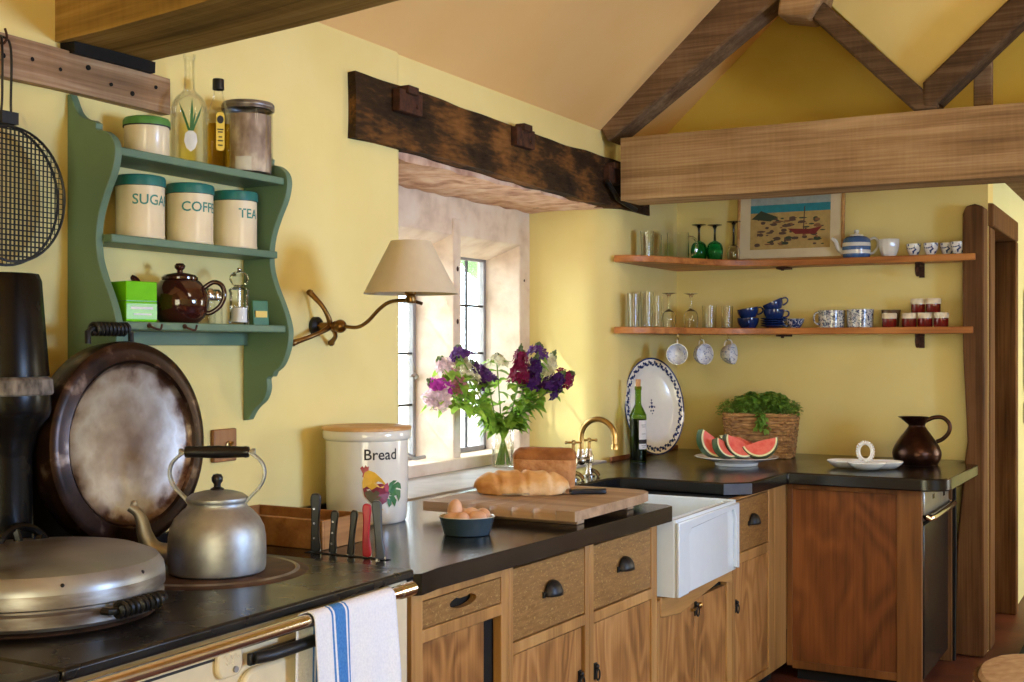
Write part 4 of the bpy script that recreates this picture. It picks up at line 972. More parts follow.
# ------------------------------------------------------------------ timber base units
ANG = math.atan(-.037)
def unit(label, y0, y1):
    """local frame: y along the front, x outward, origin at the left foot of the face"""
    x0 = .757 + .037 * (y0 - 2.4)
    t = thing('base_cabinet', label, 'cabinet', (x0, y0, 0), ANG, 'timber base cabinets')
    return t, (y1 - y0) * 1.0006
def frame(t, bars, dark=None, depth=.5, w=1, top=.845):
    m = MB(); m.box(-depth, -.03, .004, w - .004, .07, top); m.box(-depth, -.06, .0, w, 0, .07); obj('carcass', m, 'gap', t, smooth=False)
    m = MB()
    for (y0, y1, z0, z1) in bars: m.box(-.028, 0, y0, y1, z0, z1)
    obj('face_frame', m, 'oak', t, bevel=.0025)
def drawer(t, y0, y1, z0, z1, pull='cup', mat='drawer'):
    m = MB()
    if pull == 'slot':
        yc, zc = (y0 + y1) / 2, (z0 + z1) / 2 + .004
        cut = [(yc + .062 * math.cos(R(a)) , zc + .016 * math.sin(R(a)) - (.006 if 20 < a < 160 and abs(a - 90) < 25 else 0)) for a in range(0, 360, 15)]
        outer = [(y0, z0), (y1, z0), (y1, z1), (y0, z1)]
        n = len(cut); vs = []
        for x in (-.003, -.022): vs += [(x, a, c) for a, c in cut] + [(x, a, c) for a, c in [(yc + (y1 - yc) * max(-1, min(1, 1.42 * math.cos(R(k)))), (z0 + z1) / 2 + (z1 - z0) / 2 * max(-1, min(1, 1.42 * math.sin(R(k))))) for k in range(0, 360, 15)]]
        fs = []
        for i in range(n):
            j = (i + 1) % n
            fs += [[i, j, n + j, n + i], [2 * n + i, 3 * n + i, 3 * n + j, 2 * n + j], [i, 2 * n + i, 2 * n + j, j], [n + i, n + j, 3 * n + j, 3 * n + i]]
        m.add(vs, fs); d = obj('drawer', m, mat, t)
    else:
        m.box(-.022, -.003, y0, y1, z0, z1); d = obj('drawer', m, mat, t, bevel=.002)
        yc, zc = (y0 + y1) / 2, (z0 + z1) / 2 + .012
        m = MB()
        rows = []
        for j in range(7):
            e = R(90 * j / 6)
            rows.append([(.001 + .03 * math.cos(e) * math.sin(R(k * 15)) ** .8 if 0 < k < 12 else .0, yc - .038 * math.cos(R(k * 15)) * (1 - .0 * j), zc - .018 + .042 * math.sin(e) * (math.sin(R(k * 15)) ** .6 if 0 < k < 12 else 0)) for k in range(13)])
        vs = [p for r in rows for p in r]
        fs = [[j * 13 + k, j * 13 + k + 1, (j + 1) * 13 + k + 1, (j + 1) * 13 + k] for j in range(6) for k in range(12)]
        m.add(vs, fs); m.box(-.003, .0008, yc - .046, yc - .036, zc - .020, zc - .004); m.box(-.003, .0008, yc + .036, yc + .046, zc - .020, zc - .004)
        obj('cup_pull', m, 'black_iron', d, solid=.003)
    return d
def door(t, y0, y1, z0, z1, latch=None, mat='elm', x=-.006):
    m = MB(); m.box(x - .02, x, y0, y1, z0, z1); d = obj('door', m, mat, t, bevel=.002)
    if latch is not None:
        z = latch[1]; y = latch[0]; m = MB()
        m.box(x, x + .004, y - .009, y + .009, z - .02, z + .03); m.ell((x + .008, y, z + .02), .008, .008, .008, 10, 8)
        m.tube([(x + .012, y + .011 * math.cos(R(a)), z - .005 + .017 * math.sin(R(a))) for a in range(0, 360, 24)], .0028, 6, closed=True)
        obj('ring_latch', m, 'black_iron', d)
    return d
t, w = unit('narrow timber cabinet beside the cooker, drawer with cut-out grip and door ajar', 2.42, 2.868)
frame(t, [(0, .046, .07, .845), (.410, w - .001, .07, .845), (.046, .410, .822, .845), (.046, .410, .72, .752), (.046, .410, .07, .10)], w=w)
drawer(t, .048, .408, .7545, .8195, 'slot')
door(t, .048, .340, .104, .716, None, x=-.012)
m = MB(); m.box(-.05, -.032, .33, .410, .10, .72); obj('inner_panel', m, 'boxwood_dark', t, smooth=False)
t, w = unit('timber cabinet with a wide cup pull drawer, second from the cooker', 2.869, 3.34)
frame(t, [(0, .022, .07, .845), (.444, w - .001, .07, .845), (.022, .444, .838, .845), (.022, .444, .60, .632), (.022, .444, .07, .10)], w=w)
drawer(t, .024, .442, .636, .832)
door(t, .024, .43, .104, .596, (.415, .44))
t, w = unit('timber cabinet with a cup pull drawer, left of the white sink', 3.341, 3.838)
frame(t, [(0, .028, .07, .845), (.452, w - .001, .07, .845), (.028, .452, .836, .845), (.028, .452, .594, .628), (.028, .452, .07, .10)], w=w)
drawer(t, .030, .450, .633, .830)
door(t, .030, .450, .104, .590, (.045, .44))
t, w = unit('timber sink cabinet with two elm doors below the white sink', 3.839, 4.545)
frame(t, [(0, .024, .07, .575), (.65, w - .001, .07, .575), (.024, .65, .07, .10)], w=w, top=.56)
m = MB(); m.prism([(.024, .52), (.024, .585), (.70, .585), (.70, .525), (.56, .552), (.40, .53), (.20, .50), (.06, .512)], 'x', -.026, .002); obj('sink_rail', m, 'oak_h', t, bevel=.003)
door(t, .028, .338, .104, .515); door(t, .342, .648, .104, .525, (.345, .485))
m = MB(); m.box(-.004, .006, .30, .36, .488, .498); m.ell((.008, .36, .50), .009, .012, .012); obj('turn_catch', m, 'brass', t)
t, w = unit('narrow timber cabinet with small drawer, right of the white sink', 4.546, 5.17)
frame(t, [(0, .03, .07, .845), (.425, .50, .07, .845), (.50, w + .03, .07, .845), (.03, .425, .838, .845), (.03, .425, .585, .625), (.03, .425, .07, .098)], w=w)
drawer(t, .032, .423, .628, .834)
door(t, .032, .423, .102, .582, (.045, .42))

# dishwasher housing at the end of the back run
hs = thing('end_cabinet', 'shade-darkened elm end panel housing the dishwasher below the corner worktop', 'cabinet', (1.14, 5.2, 0))
m = MB(); m.box(.875, 1.328, 5.204, 5.222, .08, .825); obj('side_panel', m, 'elm_shaded', hs, world=True, bevel=.002)
m = MB(); m.box(1.325, 1.425, 5.198, 5.226, 0, .845); m.box(.862, .886, 5.198, 5.226, .06, .845); m.box(.886, 1.325, 5.199, 5.226, .826, .845); m.box(.886, 1.325, 5.199, 5.226, .05, .083); obj('face_frame', m, 'oak_shaded', hs, world=True, bevel=.002)
m = MB(); m.box(.9, 1.38, 5.23, 5.25, 0, .05); obj('plinth', m, 'gap', hs, world=True, smooth=False)
m = MB(); m.box(.875, 1.44, 5.845, 5.925, 0, .845); obj('back_panel', m, 'post', hs, world=True, bevel=.004)
m = MB(); m.prism([(1.441, 0), (1.441, .85), (1.452, .85), (1.455, .5), (1.450, 0)], 'y', 5.87, 5.90); obj('waney_edge', m, 'tray_fill', hs, world=True)
dw = thing('dishwasher', 'steel and black dishwasher facing the doorway side', 'dishwasher', (1.2, 5.53, 0))
m = MB(); m.box(.88, 1.40, 5.235, 5.835, .05, .843); obj('body', m, 'dish_black', dw, world=True)
m = MB(); m.box(1.401, 1.428, 5.24, 5.83, .06, .70); obj('door', m, 'dish_black', dw, world=True, bevel=.004)
m = MB(); m.box(1.401, 1.43, 5.24, 5.83, .715, .842); cp = obj('control_panel', m, 'dish_steel', dw, world=True, bevel=.004)
LD = Vector(dw.location)
m = MB(); m.box(1.4302, 1.432, 5.42, 5.46, .79, .81); m.box(1.4302, 1.432, 5.68, 5.72, .775, .825); m.v = [tuple(Vector(p) - LD) for p in m.v]; obj('button', m, 'dish_black', cp)
m = MB(); m.tube(spline([(1.43, 5.25, .735), (1.456, 5.26, .73), (1.458, 5.53, .73), (1.456, 5.81, .73), (1.43, 5.82, .735)], 4), .014, 12); m.v = [tuple(Vector(p) - LD) for p in m.v]; obj('handle', m, 'chrome', cp)

# ------------------------------------------------------------------ sink and tap
sk = thing('belfast_sink', 'white fireclay butler sink set in the slate worktop', 'sink', (.6, 4.18, .585))
m = MB()
def rr(x0, x1, y0, y1, r, z): return [(a, c, z) for a, c in roundpoly(x0, x1, y0, y1, r, 4)]
X0, X1, Y0, Y1 = .27, .865, 3.87, 4.51
loft(m, [rr(X0, X1, Y0, Y1, .012, .588), rr(X0, X1, Y0, Y1, .012, .852), rr(X0 + .004, X1 - .004, Y0 + .004, Y1 - .004, .012, .845), rr(X0 + .03, X1 - .03, Y0 + .03, Y1 - .03, .03, .845), rr(X0 + .035, X1 - .035, Y0 + .035, Y1 - .035, .03, .85), rr(X0 + .045, X1 - .045, Y0 + .045, Y1 - .045, .04, .66), rr(X0 + .08, X1 - .08, Y0 + .08, Y1 - .08, .04, .635)])
obj('basin', m, 'sink', sk, world=True, ang=35)
m = MB()   # raised border of the apron front
m.prism([(Y0, .588), (Y0 + .09, .588), (Y0 + .11, .61), (Y0 + .095, .79), (Y0 + .12, .808), (Y1 - .06, .822), (Y1 - .04, .79), (Y1 - .04, .60), (Y1, .59), (Y1, .842), (Y0, .842)], 'x', X1 - .002, X1 + .012)
obj('apron_border', m, 'sink', sk, world=True, bevel=.004)
m = MB(); m.lathe([(.04, .6362), (.036, .638), (.02, .6365), (0, .636)], (.55, 4.2, 0), 24); obj('waste', m, 'nickel', sk, world=True)

tp_ = thing('bridge_tap', 'aged brass bridge tap with swan neck behind the sink', 'tap', (.20, 4.52, .9005))
m = MB()
for s in (-1, 1):
    y = s * .075
    m.lathe([(0, 0), (.026, 0), (.026, .005), (.016, .010), (.012, .03), (.012, .055), (.018, .06), (.019, .085), (.014, .095), (.011, .115), (0, .115)], (0, y, 0), 20)
m.tube([(0, -.075, .072), (0, .075, .072)], .0115, 12); m.ell((0, 0, .072), .02, .02, .02); m.lathe([(.018, .08), (.02, .09), (.016, .10), (.014, .118), (0, .118)], n=20)
for s in (-1, 1): m.tube(spline([(.0, s * .075, .03), (.03, s * .075, .02), (.045, s * .075, .004)]), .009, 8)
obj('body', m, 'nickel', tp_)
m = MB(); pts = [(0, 0, .10), (0, 0, .16)] + [(.075 - .075 * math.cos(R(a)), 0, .168 + .075 * math.sin(R(a))) for a in range(0, 181, 12)] + [(.15, 0, .14)]
m.tube(pts, .0115, 14); m.lathe([(.0145, .122), (.0145, .142), (.012, .145)], (.15, 0, 0), 16); obj('spout', m, 'brass', tp_)
for s in (-1, 1):
    m = MB(); y = s * .075; m.tube([(0, y, .112), (0, y, .148)], .008, 10)
    for k in range(2):
        a = R(35 + 90 * k); d = Vector((math.cos(a), math.sin(a), 0)) * .03
        m.tube([Vector((0, y, .150)) - d, Vector((0, y, .150)) + d], .0045, 8); m.ell(Vector((0, y, .15)) - d, .0065, .0065, .0065, 10, 8); m.ell(Vector((0, y, .15)) + d, .0065, .0065, .0065, 10, 8)
    m.ell((0, y, .155), .010, .010, .006); obj('cross_handle', m, 'brass', tp_)

# ------------------------------------------------------------------ towel
tw = thing('tea_towel', 'white linen tea towel with blue stripe over the cooker rail', 'towel', (.815, 2.19, .90))
m = MB(); y0, y1 = 1.938, 2.222
def towel(i, j):
    y = y0 + (y1 - y0) * i
    L = -.10 + j * 1.12      # path length: back drop, over the rail, front drop
    rr_ = .0175; fold = .004 * math.sin(y * 60) + .003 * math.sin(y * 23 + 1)
    if j < .25:
        q = j / .25; z = .55 + (.888 - .55) * q; x = .828 - rr_ - .003 * (1 - q)
    elif j < .35:
        a = PI - PI * (j - .25) / .1; x = .828 + rr_ * math.cos(a); z = .886 + rr_ * math.sin(a)
    else:
        q = (j - .35) / .65; z = .888 - .42 * q; x = .828 + rr_ + .004 * q
    dn = max(0, .888 - z)
    if j > .3: x += (fold + .007) * min(1, dn * 6)
    y += (.012 if j > .3 else -.02) * dn * math.sin(i * 3 + .5)
    if j < .3: y -= .014
    return (x, y, z)
m.grid(towel, 48, 60)
for k, f in enumerate(m.f):
    i = (k % 48) / 48
    if .215 < i < .345 or .175 < i < .195 or .365 < i < .385: m.mi[k] = 1
obj('cloth', m, ['cloth', 'cloth_blue'], tw, world=True, solid=.0025, ang=80)

# ------------------------------------------------------------------ chopping board and bread
cb = thing('chopping_board', 'thick wooden chopping board with scooped edge on the slate worktop', 'chopping board', (.535, 3.52, .9005))
bx0, bx1, by0, by1 = -.262, .268, -.305, .315
poly = [(bx0, by0)]
scoops = [-.13 + .075 * k for k in range(5)]
edge = [(bx0, by0)]
m = MB()
top, bot = .052, .022
def brow(z, cutd):
    pts = []
    N = 120
    for k in range(N + 1):
        x = bx0 + (bx1 - bx0) * k / N; d = 0
        for s_c in scoops:
            q = (x - s_c) / .036
            if abs(q) < 1: d = max(d, cutd * math.sqrt(1 - q * q))
        pts.append((x, by0 + d, z))
    pts += [(bx1 + .006, by0 + .3, z), (bx1 + .006, by1 - .12, z), (bx1 - .004, by1 - .05, z), (bx1 - .035, by1 - .012, z), (bx1 - .10, by1, z), (0, by1 + .005, z), (bx0 + .05, by1 - .02, z), (bx0, by1 - .1, z)]
    return pts
loft(m, [brow(bot, .0), brow(bot + .006, .002), brow(top - .012, .014), brow(top, .05)], cap=True)
obj('board', m, 'board', cb, ang=30)
for y in (-.22, .16):
    m = MB(); m.box(-.22, .235, y, y + .05, 0, .022); obj('batten', m, 'board', cb, bevel=.003)
ZB = .9535
def loaf_bloomer():
    t = thing('bloomer_loaf', 'golden plaited white loaf at the front of the chopping board', 'loaf', (.455, 3.53, ZB), R(25))
    m = MB(); L_ = .16
    def f(i, j):
        a = 2 * PI * i; s = -1 + 2 * j
        e = max(0, 1 - abs(s) ** 4.) ** .5
        ph = (s * 1.75 + .22 * math.cos(a) + .5) % 1 - .5
        cr = 1 - .15 * math.exp(-(ph / .11) ** 2) * max(0, math.sin(a) + .3) + .05 * math.cos(ph * 6.28)
        w, h = .058 * e * cr, .060 * e * cr
        z = h * math.sin(a)
        return (L_ * s * (1 - .05 * (1 - math.sin(a))), w * math.copysign(abs(math.cos(a)) ** .8, math.cos(a)), max(z, -.018 * e ** .5))
    m.grid(f, 40, 56)
    mn = min(p[2] for p in m.v); m.v = [(x, y, z - mn) for x, y, z in m.v]
    obj('crust', m, 'crust', t, ang=80)
loaf_bloomer()
t_ = thing('tin_loaf', 'brown seeded tin loaf behind the white loaf on the board', 'loaf', (.42, 3.765, ZB), R(22))
m = MB(); rings = []
for k in range(15):
    q = k / 14; z = .132 * q
    if q < .72: w, l = .052 + .008 * q, .105 + .006 * q
    else:
        u = (q - .72) / .28; c = math.sqrt(max(0, 1 - u * u * .92)); w, l = .0605 * (.35 + .65 * c), .113 * (.72 + .28 * c)
    rings.append([(math.copysign(abs(math.cos(a)) ** .45, math.cos(a)) * l, math.copysign(abs(math.sin(a)) ** .45, math.sin(a)) * w, z) for a in [2 * PI * n / 48 + .01 for n in range(48)]])
loft(m, rings); m.mi = [1 if k < 48 * 10 else 0 for k in range(len(m.f))]; m.jitter(.003, 22)
mn = min(p[2] for p in m.v); m.v = [(x, y, z - mn) for x, y, z in m.v]
obj('crust', m, ['crust_dark', 'crumb'], t_, ang=70)
t_ = thing('bread_knife', 'bread knife with black handle lying in front of the loaves', 'knife', (.56, 3.55, ZB), R(41))
m = MB(); m.prism([(-.17, -.010), (.06, -.012), (.06, .014), (-.14, .012), (-.17, .004)], 'z', .005, .0075); obj('blade', m, 'steel', t_)
m = MB(); m.prism(spline2([(.058, -.013), (.10, -.012), (.17, -.015), (.182, -.004), (.178, .014), (.11, .013), (.058, .014)], 3), 'z', .0002, .017); obj('handle', m, 'black_plastic', t_, bevel=.004)

# bowl of eggs
t_ = thing('egg_bowl', 'small slate blue oval dish holding brown eggs on the worktop', 'bowl', (.572, 2.985, .9005), R(28.8))
m = MB(); m.lathe([(0, 0), (.062, 0), (.066, .002), (.068, .010), (.078, .046), (.0805, .052), (.079, .054), (.075, .052), (.0675, .014), (.06, .008), (0, .008)], n=48, mi=[0, 0, 0, 0, 0, 1, 1, 1, 1, 1], sy=.86); obj('dish', m, ['bowl_blue', 'bowl_in'], t_)
def egg_mesh():
    m = MB(); pr = []
    for k in range(17):
        a = PI * k / 16; pr.append((.0215 * math.sin(a) * (1 + .13 * math.cos(a)), -.028 * math.cos(a)))
    pr[0] = (0, pr[0][1]); pr[-1] = (0, pr[-1][1]); m.lathe(pr, n=24); return m
ex = Vector((.572, 2.985, .9005)); rv = Vector((.876, .482, 0)); fv = Vector((-.482, .876, 0))
eggs = [(-.034, -.002, .060, 8, 20, 'egg standing on end at the left of the blue dish'), (-.038, -.022, .031, 80, 30, 'egg lying below the upright egg at the left rim of the dish'), (-.012, -.034, .033, 82, 100, 'egg lying at the front middle of the blue dish'),
        (.012, .012, .040, 84, 60, 'egg in the middle of the dish behind the front egg'), (.030, -.020, .036, 82, 10, 'egg lying at the front right of the blue dish'), (.046, .014, .038, 80, -40, 'egg at the back right rim of the blue dish'), (-.012, .034, .036, 80, 150, 'egg at the far rim of the dish behind the others')]
e0 = None
for a, c, z, tl, az, lab in eggs:
    p = ex + rv * a + fv * c + Vector((0, 0, z + .014))
    if e0 is None:
        e0 = obj('egg', egg_mesh(), 'egg'); o = e0
    else: o = dup(e0)
    o.location = p; o.rotation_euler = (0, R(tl), R(az)); tag(o, lab, 'egg', 'eggs in the blue dish')

# ------------------------------------------------------------------ vase of stocks
VS = Vector((-.272, 4.705, .9065))
t_ = thing('glass_vase', 'clear glass vase of cut stocks on the stone sill', 'vase', VS)
m = MB(); m.lathe(bottle_prof([(.040, 0), (.047, .006), (.050, .04), (.050, .09), (.047, .13), (.050, .17), (.056, .185)], .004), n=40); obj('body', m, 'glass', t_)
m = MB(); m.lathe([(0, .009), (.0445, .009), (.0455, .04), (.0455, .10), (0, .10)], n=32); obj('water', m, thin_glass('vase_water', (.97, .97, .88, 1), .4), t_)
rnd = random.Random(5)
def leafgeo(m, base, d, ln, w, mi=0, droop=.3):
    d = Vector(d).normalized(); s_ = d.cross(Vector((rnd.uniform(-.4, .4), rnd.uniform(-.4, .4), 1))).normalized(); up = s_.cross(d)
    vs = []
    for k, (t, q) in enumerate(((0, .15), (.25, .75), (.5, 1), (.75, .7), (1, .02))):
        c = Vector(base) + d * ln * t - Vector((0, 0, 1)) * droop * ln * t * t
        vs += [c - s_ * w * q + up * w * .35 * q, c, c + s_ * w * q + up * w * .35 * q]
    fs = []
    for k in range(4):
        for h in (0, 1): fs.append([k * 3 + h, k * 3 + h + 1, k * 3 + h + 4, k * 3 + h + 3])
    m.add(vs, fs, mi)
def spike(name, colour, a, z, b, size, n, label, top=None, taper=.35, bud=1, tilt=1.):
    """one cut stem: (a,b) offset right/away and z height of the blossom centre above the vase foot"""
    t = thing('stock_flower', label, 'flower', VS + Vector((0, 0, .012)), 0, 'cut stocks in the glass vase')
    end = rv * a + fv * b + Vector((0, 0, z))
    d0 = rv * a + fv * b
    sa = rnd.uniform(0, 6.28); st = Vector((math.cos(sa), math.sin(sa), 0)) * rnd.uniform(.015, .036)
    neck = d0.normalized() * min(.034, d0.length * .3) + Vector((0, 0, .18))
    ax = Vector(top).normalized() if top else (end - neck).normalized()
    ax = rv * ax.x + fv * ax.y + Vector((0, 0, ax.z)) if top else ax
    tip = end + ax * size * 1.1
    path = spline([st, st * .2 + Vector((0, 0, .10)), neck, end - ax * size * .9, end, tip], 6)
    m = MB(); m.tube(path, .0032, 6); obj('stem', m, 'stem', t)
    m = MB(); u = ax.orthogonal().normalized(); w = ax.cross(u)
    n = int(n * 1.3)
    for k in range(n):
        q = (k + rnd.random()) / n
        an = k * 2.4 + rnd.uniform(-.4, .4)
        rad = .036 * (1 - (1 - taper) * q ** 1.6) * rnd.uniform(.5, 1.3)
        c = end + ax * size * (2 * q - 1) + (u * math.cos(an) + w * math.sin(an)) * rad
        fr = rnd.uniform(.017, .025) * (1 - .5 * q)
        nrm = ((u * math.cos(an) + w * math.sin(an)) + ax * .5 + Vector((rnd.uniform(-.5, .5), rnd.uniform(-.5, .5), rnd.uniform(-.5, .5)))).normalized()
        e1 = nrm.orthogonal().normalized(); e2 = nrm.cross(e1)
        for p in range(5):
            a0 = p * 1.2566 + k; mid = e1 * math.cos(a0) + e2 * math.sin(a0); sd = e1 * -math.sin(a0) + e2 * math.cos(a0)
            m.add([c, c + mid * fr * .7 + sd * fr * .45 + nrm * fr * .25, c + mid * fr * 1.25 + nrm * fr * rnd.uniform(-.2, .5), c + mid * fr * .7 - sd * fr * .45 + nrm * fr * .25], [[0, 1, 2, 3]])
    obj('blossom', m, 'petal_' + colour, t)
    if bud:
        m = MB()
        for k in range(9):
            q = k / 8; an = k * 2.4
            c = end + ax * size * (.95 + .5 * q) + (u * math.cos(an) + w * math.sin(an)) * .012 * (1.1 - q)
            m.ell(c, .0062 * (1.2 - .6 * q), .0062 * (1.2 - .6 * q), .008 * (1.2 - .6 * q), 8, 6)
        obj('bud', m, 'petal_bud', t)
    m = MB()
    for k in range(24):
        f = rnd.uniform(.38, .62); p = path[int(f * (len(path) - 1))]
        an = rnd.uniform(0, 6.28); dd = Vector((math.cos(an), math.sin(an), rnd.uniform(-.2, .6))) + d0.normalized() * .5
        leafgeo(m, p, dd, rnd.uniform(.055, .10), rnd.uniform(.015, .026), 0, rnd.uniform(.1, .8))
    obj('foliage', m, 'leaf_bright', t)
spike('s', 'crimson', 0.075, 0.437, -0.05, 0.066, 64, 'tall deep crimson stock standing upright in the middle of the vase', top=(.05, 0, 1), taper=.5)
spike('s', 'purple', 0.136, 0.402, -0.04, 0.066, 64, 'dark purple stock just right of the crimson one', top=(.18, 0, 1))
spike('s', 'purple', 0.228, 0.363, -0.06, 0.048, 50, 'dark purple stock leaning far right beyond the cream one', top=(.6, -.2, .7), taper=.5)
spike('s', 'crimson', 0.282, 0.388, -0.03, 0.026, 20, 'small crimson sprig at the far right tip of the bunch', top=(.8, 0, .5))
spike('s', 'cream', 0.201, 0.435, 0.06, 0.055, 50, 'cream stock between the two dark purple stocks', top=(.4, .2, .8))
spike('s', 'violet', 0.155, 0.503, 0.01, 0.026, 18, 'slim violet budding tip rising highest on the right', top=(.15, 0, 1))
spike('s', 'violet', -0.096, 0.402, -0.05, 0.055, 46, 'slanting violet stock left of the crimson one', top=(-.6, 0, .8))
spike('s', 'cream', -0.161, 0.424, -0.09, 0.055, 50, 'cream stock on the left beside the pink stock', top=(-.25, .2, 1))
spike('s', 'pink', -0.213, 0.379, -0.19, 0.055, 54, 'dusky pink stock on the left above the magenta one', top=(-.4, -.2, .8))
spike('s', 'magenta', -0.27, 0.353, -0.305, 0.042, 54, 'bright magenta stock leaning out far left', top=(-.6, -.4, .45), taper=.6)
spike('s', 'blush', -0.284, 0.308, -0.344, 0.045, 46, 'pale blush stock drooping lowest on the left', top=(-.6, -.4, .1), taper=.6, bud=0)
spike('s', 'violet', -0.189, 0.499, -0.145, 0.02, 18, 'small violet tip at the top left of the bunch', top=(-.3, 0, .9))
spike('s', 'cream', -0.027, 0.463, 0.03, 0.02, 16, 'little cream sprig half hidden behind the crimson stock', top=(0, .2, 1))
spike('s', 'blush', -0.251, 0.448, -0.274, 0.026, 26, 'blush budding stock at the upper left behind the pink one', top=(-.5, -.3, .7))

# ------------------------------------------------------------------ wine bottle and platter
t_ = thing('wine_bottle', 'green glass wine bottle with pale label and cork by the platter', 'bottle', (.118, 5.312, .9005), R(-48))
m = MB(); pr = spline2([(.036, .0), (.0395, .006), (.0395, .20), (.037, .222), (.027, .245), (.0165, .266), (.0145, .285), (.0142, .335)], 4)
m.lathe([(0, 0)] + pr + [(.0165, .338), (.0165, .352), (.014, .354), (0, .354)], n=40); obj('body', m, 'bottle_glass', t_)
m = MB(); m.lathe([(0, .005), (.0375, .006), (.0375, .19), (.034, .2), (0, .2)], n=36); obj('wine', m, 'bottle_wine', t_)
m = MB(); m.lathe([(.0105, .34), (.0115, .355), (.0125, .384), (.011, .387), (0, .387)], n=20); obj('cork', m, 'cork', t_)
m = MB(); patch(m, .0402, R(24), .052, .105, .195, 0); patch(m, .0402, R(24), .052, .06, .085, 0); patch(m, .0402, R(24), .052, .0855, .1045, 1); obj('label', m, ['paper', 'ink'], t_)
m = MB()
for z, w in ((.172, .03), (.163, .022), (.13, .026), (.076, .03), (.068, .018)): patch(m, .0405, R(24), w, z, z + .0028)
obj('label_print', m, 'casement', t_)

Xp = Matrix.Translation((0, 0, 0)) @ Matrix.Rotation(math.atan2(-.6, .8), 4, 'Z') @ Matrix.Rotation(R(-9), 4, 'Y') @ Matrix.Rotation(R(90), 4, 'Y')
pt = thing('serving_platter', 'large white oval platter with blue flower border leaning in the corner', 'platter', (.118, 5.555, .9005))
Xp = Matrix.Translation((-.038, .02, .246)) @ Xp
m = MB(); sy = .70
def oval(r, z): return (r, z)
m.lathe([(0, 0), (.165, 0), (.178, .004), (.188, .014), (.232, .026), (.24, .028), (.24, .024), (.19, .006), (.17, -.006), (0, -.006)], n=72, sy=sy, X=Xp, mi=[0, 0, 0, 0, 1, 1, 0, 0, 0]); obj('dish', m, ['white', 'navy'], pt)
m = MB()
for k in range(30):
    a = 2 * PI * k / 30
    for (dr, sz, da) in ((.212, .0115, 0), (.221, .007, .07), (.204, .007, -.07), (.206, .006, .1)):
        c = Vector((dr * math.cos(a + da), dr * sy * math.sin(a + da), .0225 + (dr - .212) * .27))
        m.add([c + Vector((sz * math.cos(q) * (1 if i % 2 else .55), sz * math.sin(q) * (1 if i % 2 else .55), .0008)) for i, q in enumerate([PI * 2 * i / 10 for i in range(10)])], [list(range(10))], 0, Xp)
pp = [Vector((.211 + .008 * math.sin(k * .9), 0, .0226)) for k in range(180)]
m.tube([((.211 + .007 * math.sin(k * 1.05)) * math.cos(2 * PI * k / 180), (.211 + .007 * math.sin(k * 1.05)) * sy * math.sin(2 * PI * k / 180), .0228 + .0019 * math.sin(k * 1.05)) for k in range(180)], .0016, 4, X=Xp, closed=True)
for (x, y, sz) in ((0, 0, .012), (-.018, 0, .009), (-.032, 0, .006), (.02, .006, .007), (.02, -.007, .007), (.002, .014, .007), (.002, -.014, .007), (.034, 0, .005)):
    m.add([(x + sz * math.cos(q) * (1 if i % 2 else .45), y + sz * math.sin(q) * (1 if i % 2 else .45), .0008) for i, q in enumerate([PI * 2 * i / 10 for i in range(10)])], [list(range(10))], 0, Xp)
obj('flower_border', m, 'navy', pt, smooth=False)

# ------------------------------------------------------------------ watermelon
t_ = thing('footed_plate', 'white footed plate carrying watermelon slices on the corner worktop', 'plate', (.582, 5.36, .9005), R(29))
m = MB(); m.lathe([(0, .012), (.085, .012), (.092, .0), (.096, .001), (.1, .014), (.15, .028), (.188, .038), (.19, .041), (.186, .042), (.15, .034), (.1, .024), (0, .022)], n=56); obj('dish', m, 'white', t_)
def slice_mesh(r, ang, t):
    """wedge: flat faces of flesh, curved rind"""
    m = MB(); N = 18
    a0 = R(-90 - ang / 2)
    def row(rad, y): return [(rad * math.cos(a0 + R(ang) * k / N), y, rad * math.sin(a0 + R(ang) * k / N)) for k in range(N + 1)]
    P = lambda rad, y: row(rad, y)
    fleshR = r * .86
    for sgn in (-1, 1):
        y = sgn * t / 2
        A, B, C = P(fleshR, y * 1.0), P(r * .955, y), P(r, y * .97)
        c0 = [(0, y * .25, -r * .10)]
        base = A; n = len(base)
        m.add([(0, y * .35, -.06 * r)] + base, [[0, k + 1, k + 2] for k in range(n - 1)], 0)
        m.add(A + B, [[k, k + 1, n + k + 1, n + k] for k in range(n - 1)], 1)
        m.add(B + C, [[k, k + 1, n + k + 1, n + k] for k in range(n - 1)], 2)
    C1, C2 = P(r, -t / 2 * .97), P(r, t / 2 * .97); n = len(C1)
    m.add(C1 + C2, [[k, k + 1, n + k + 1, n + k] for k in range(n - 1)], 2)
    for k in (0, N):
        q = [P(fleshR, -t / 2)[k], P(fleshR, t / 2)[k], (0, t / 2 * .35, -.06 * r), (0, -t / 2 * .35, -.06 * r)]
        m.add(q, [[0, 1, 2, 3]], 0)
        q = [P(fleshR, -t / 2)[k], P(fleshR, t / 2)[k], P(r, t / 2 * .97)[k], P(r, -t / 2 * .97)[k]]
        m.add(q, [[0, 1, 2, 3]], 1)
    return m
PC = Vector((.582, 5.36, .9005))
sl = [(-.092, -.01, .118, .088, 150, .055, -44, 14, -10, 'large watermelon slice at the left end of the plate'),
      (-.050, -.062, .088, .070, 140, .045, -38, 20, -20, 'small watermelon slice second from the left, leaning on the large one'),
      (.012, -.060, .090, .084, 150, .045, -32, 6, -16, 'watermelon slice in the middle front of the plate'),
      (.090, -.066, .104, .084, 160, .05, 16, -14, -18, 'broad watermelon slice at the right end of the plate'),
      (.030, .070, .108, .092, 150, .05, -14, 4, 12, 'watermelon slice lying at the back of the plate')]
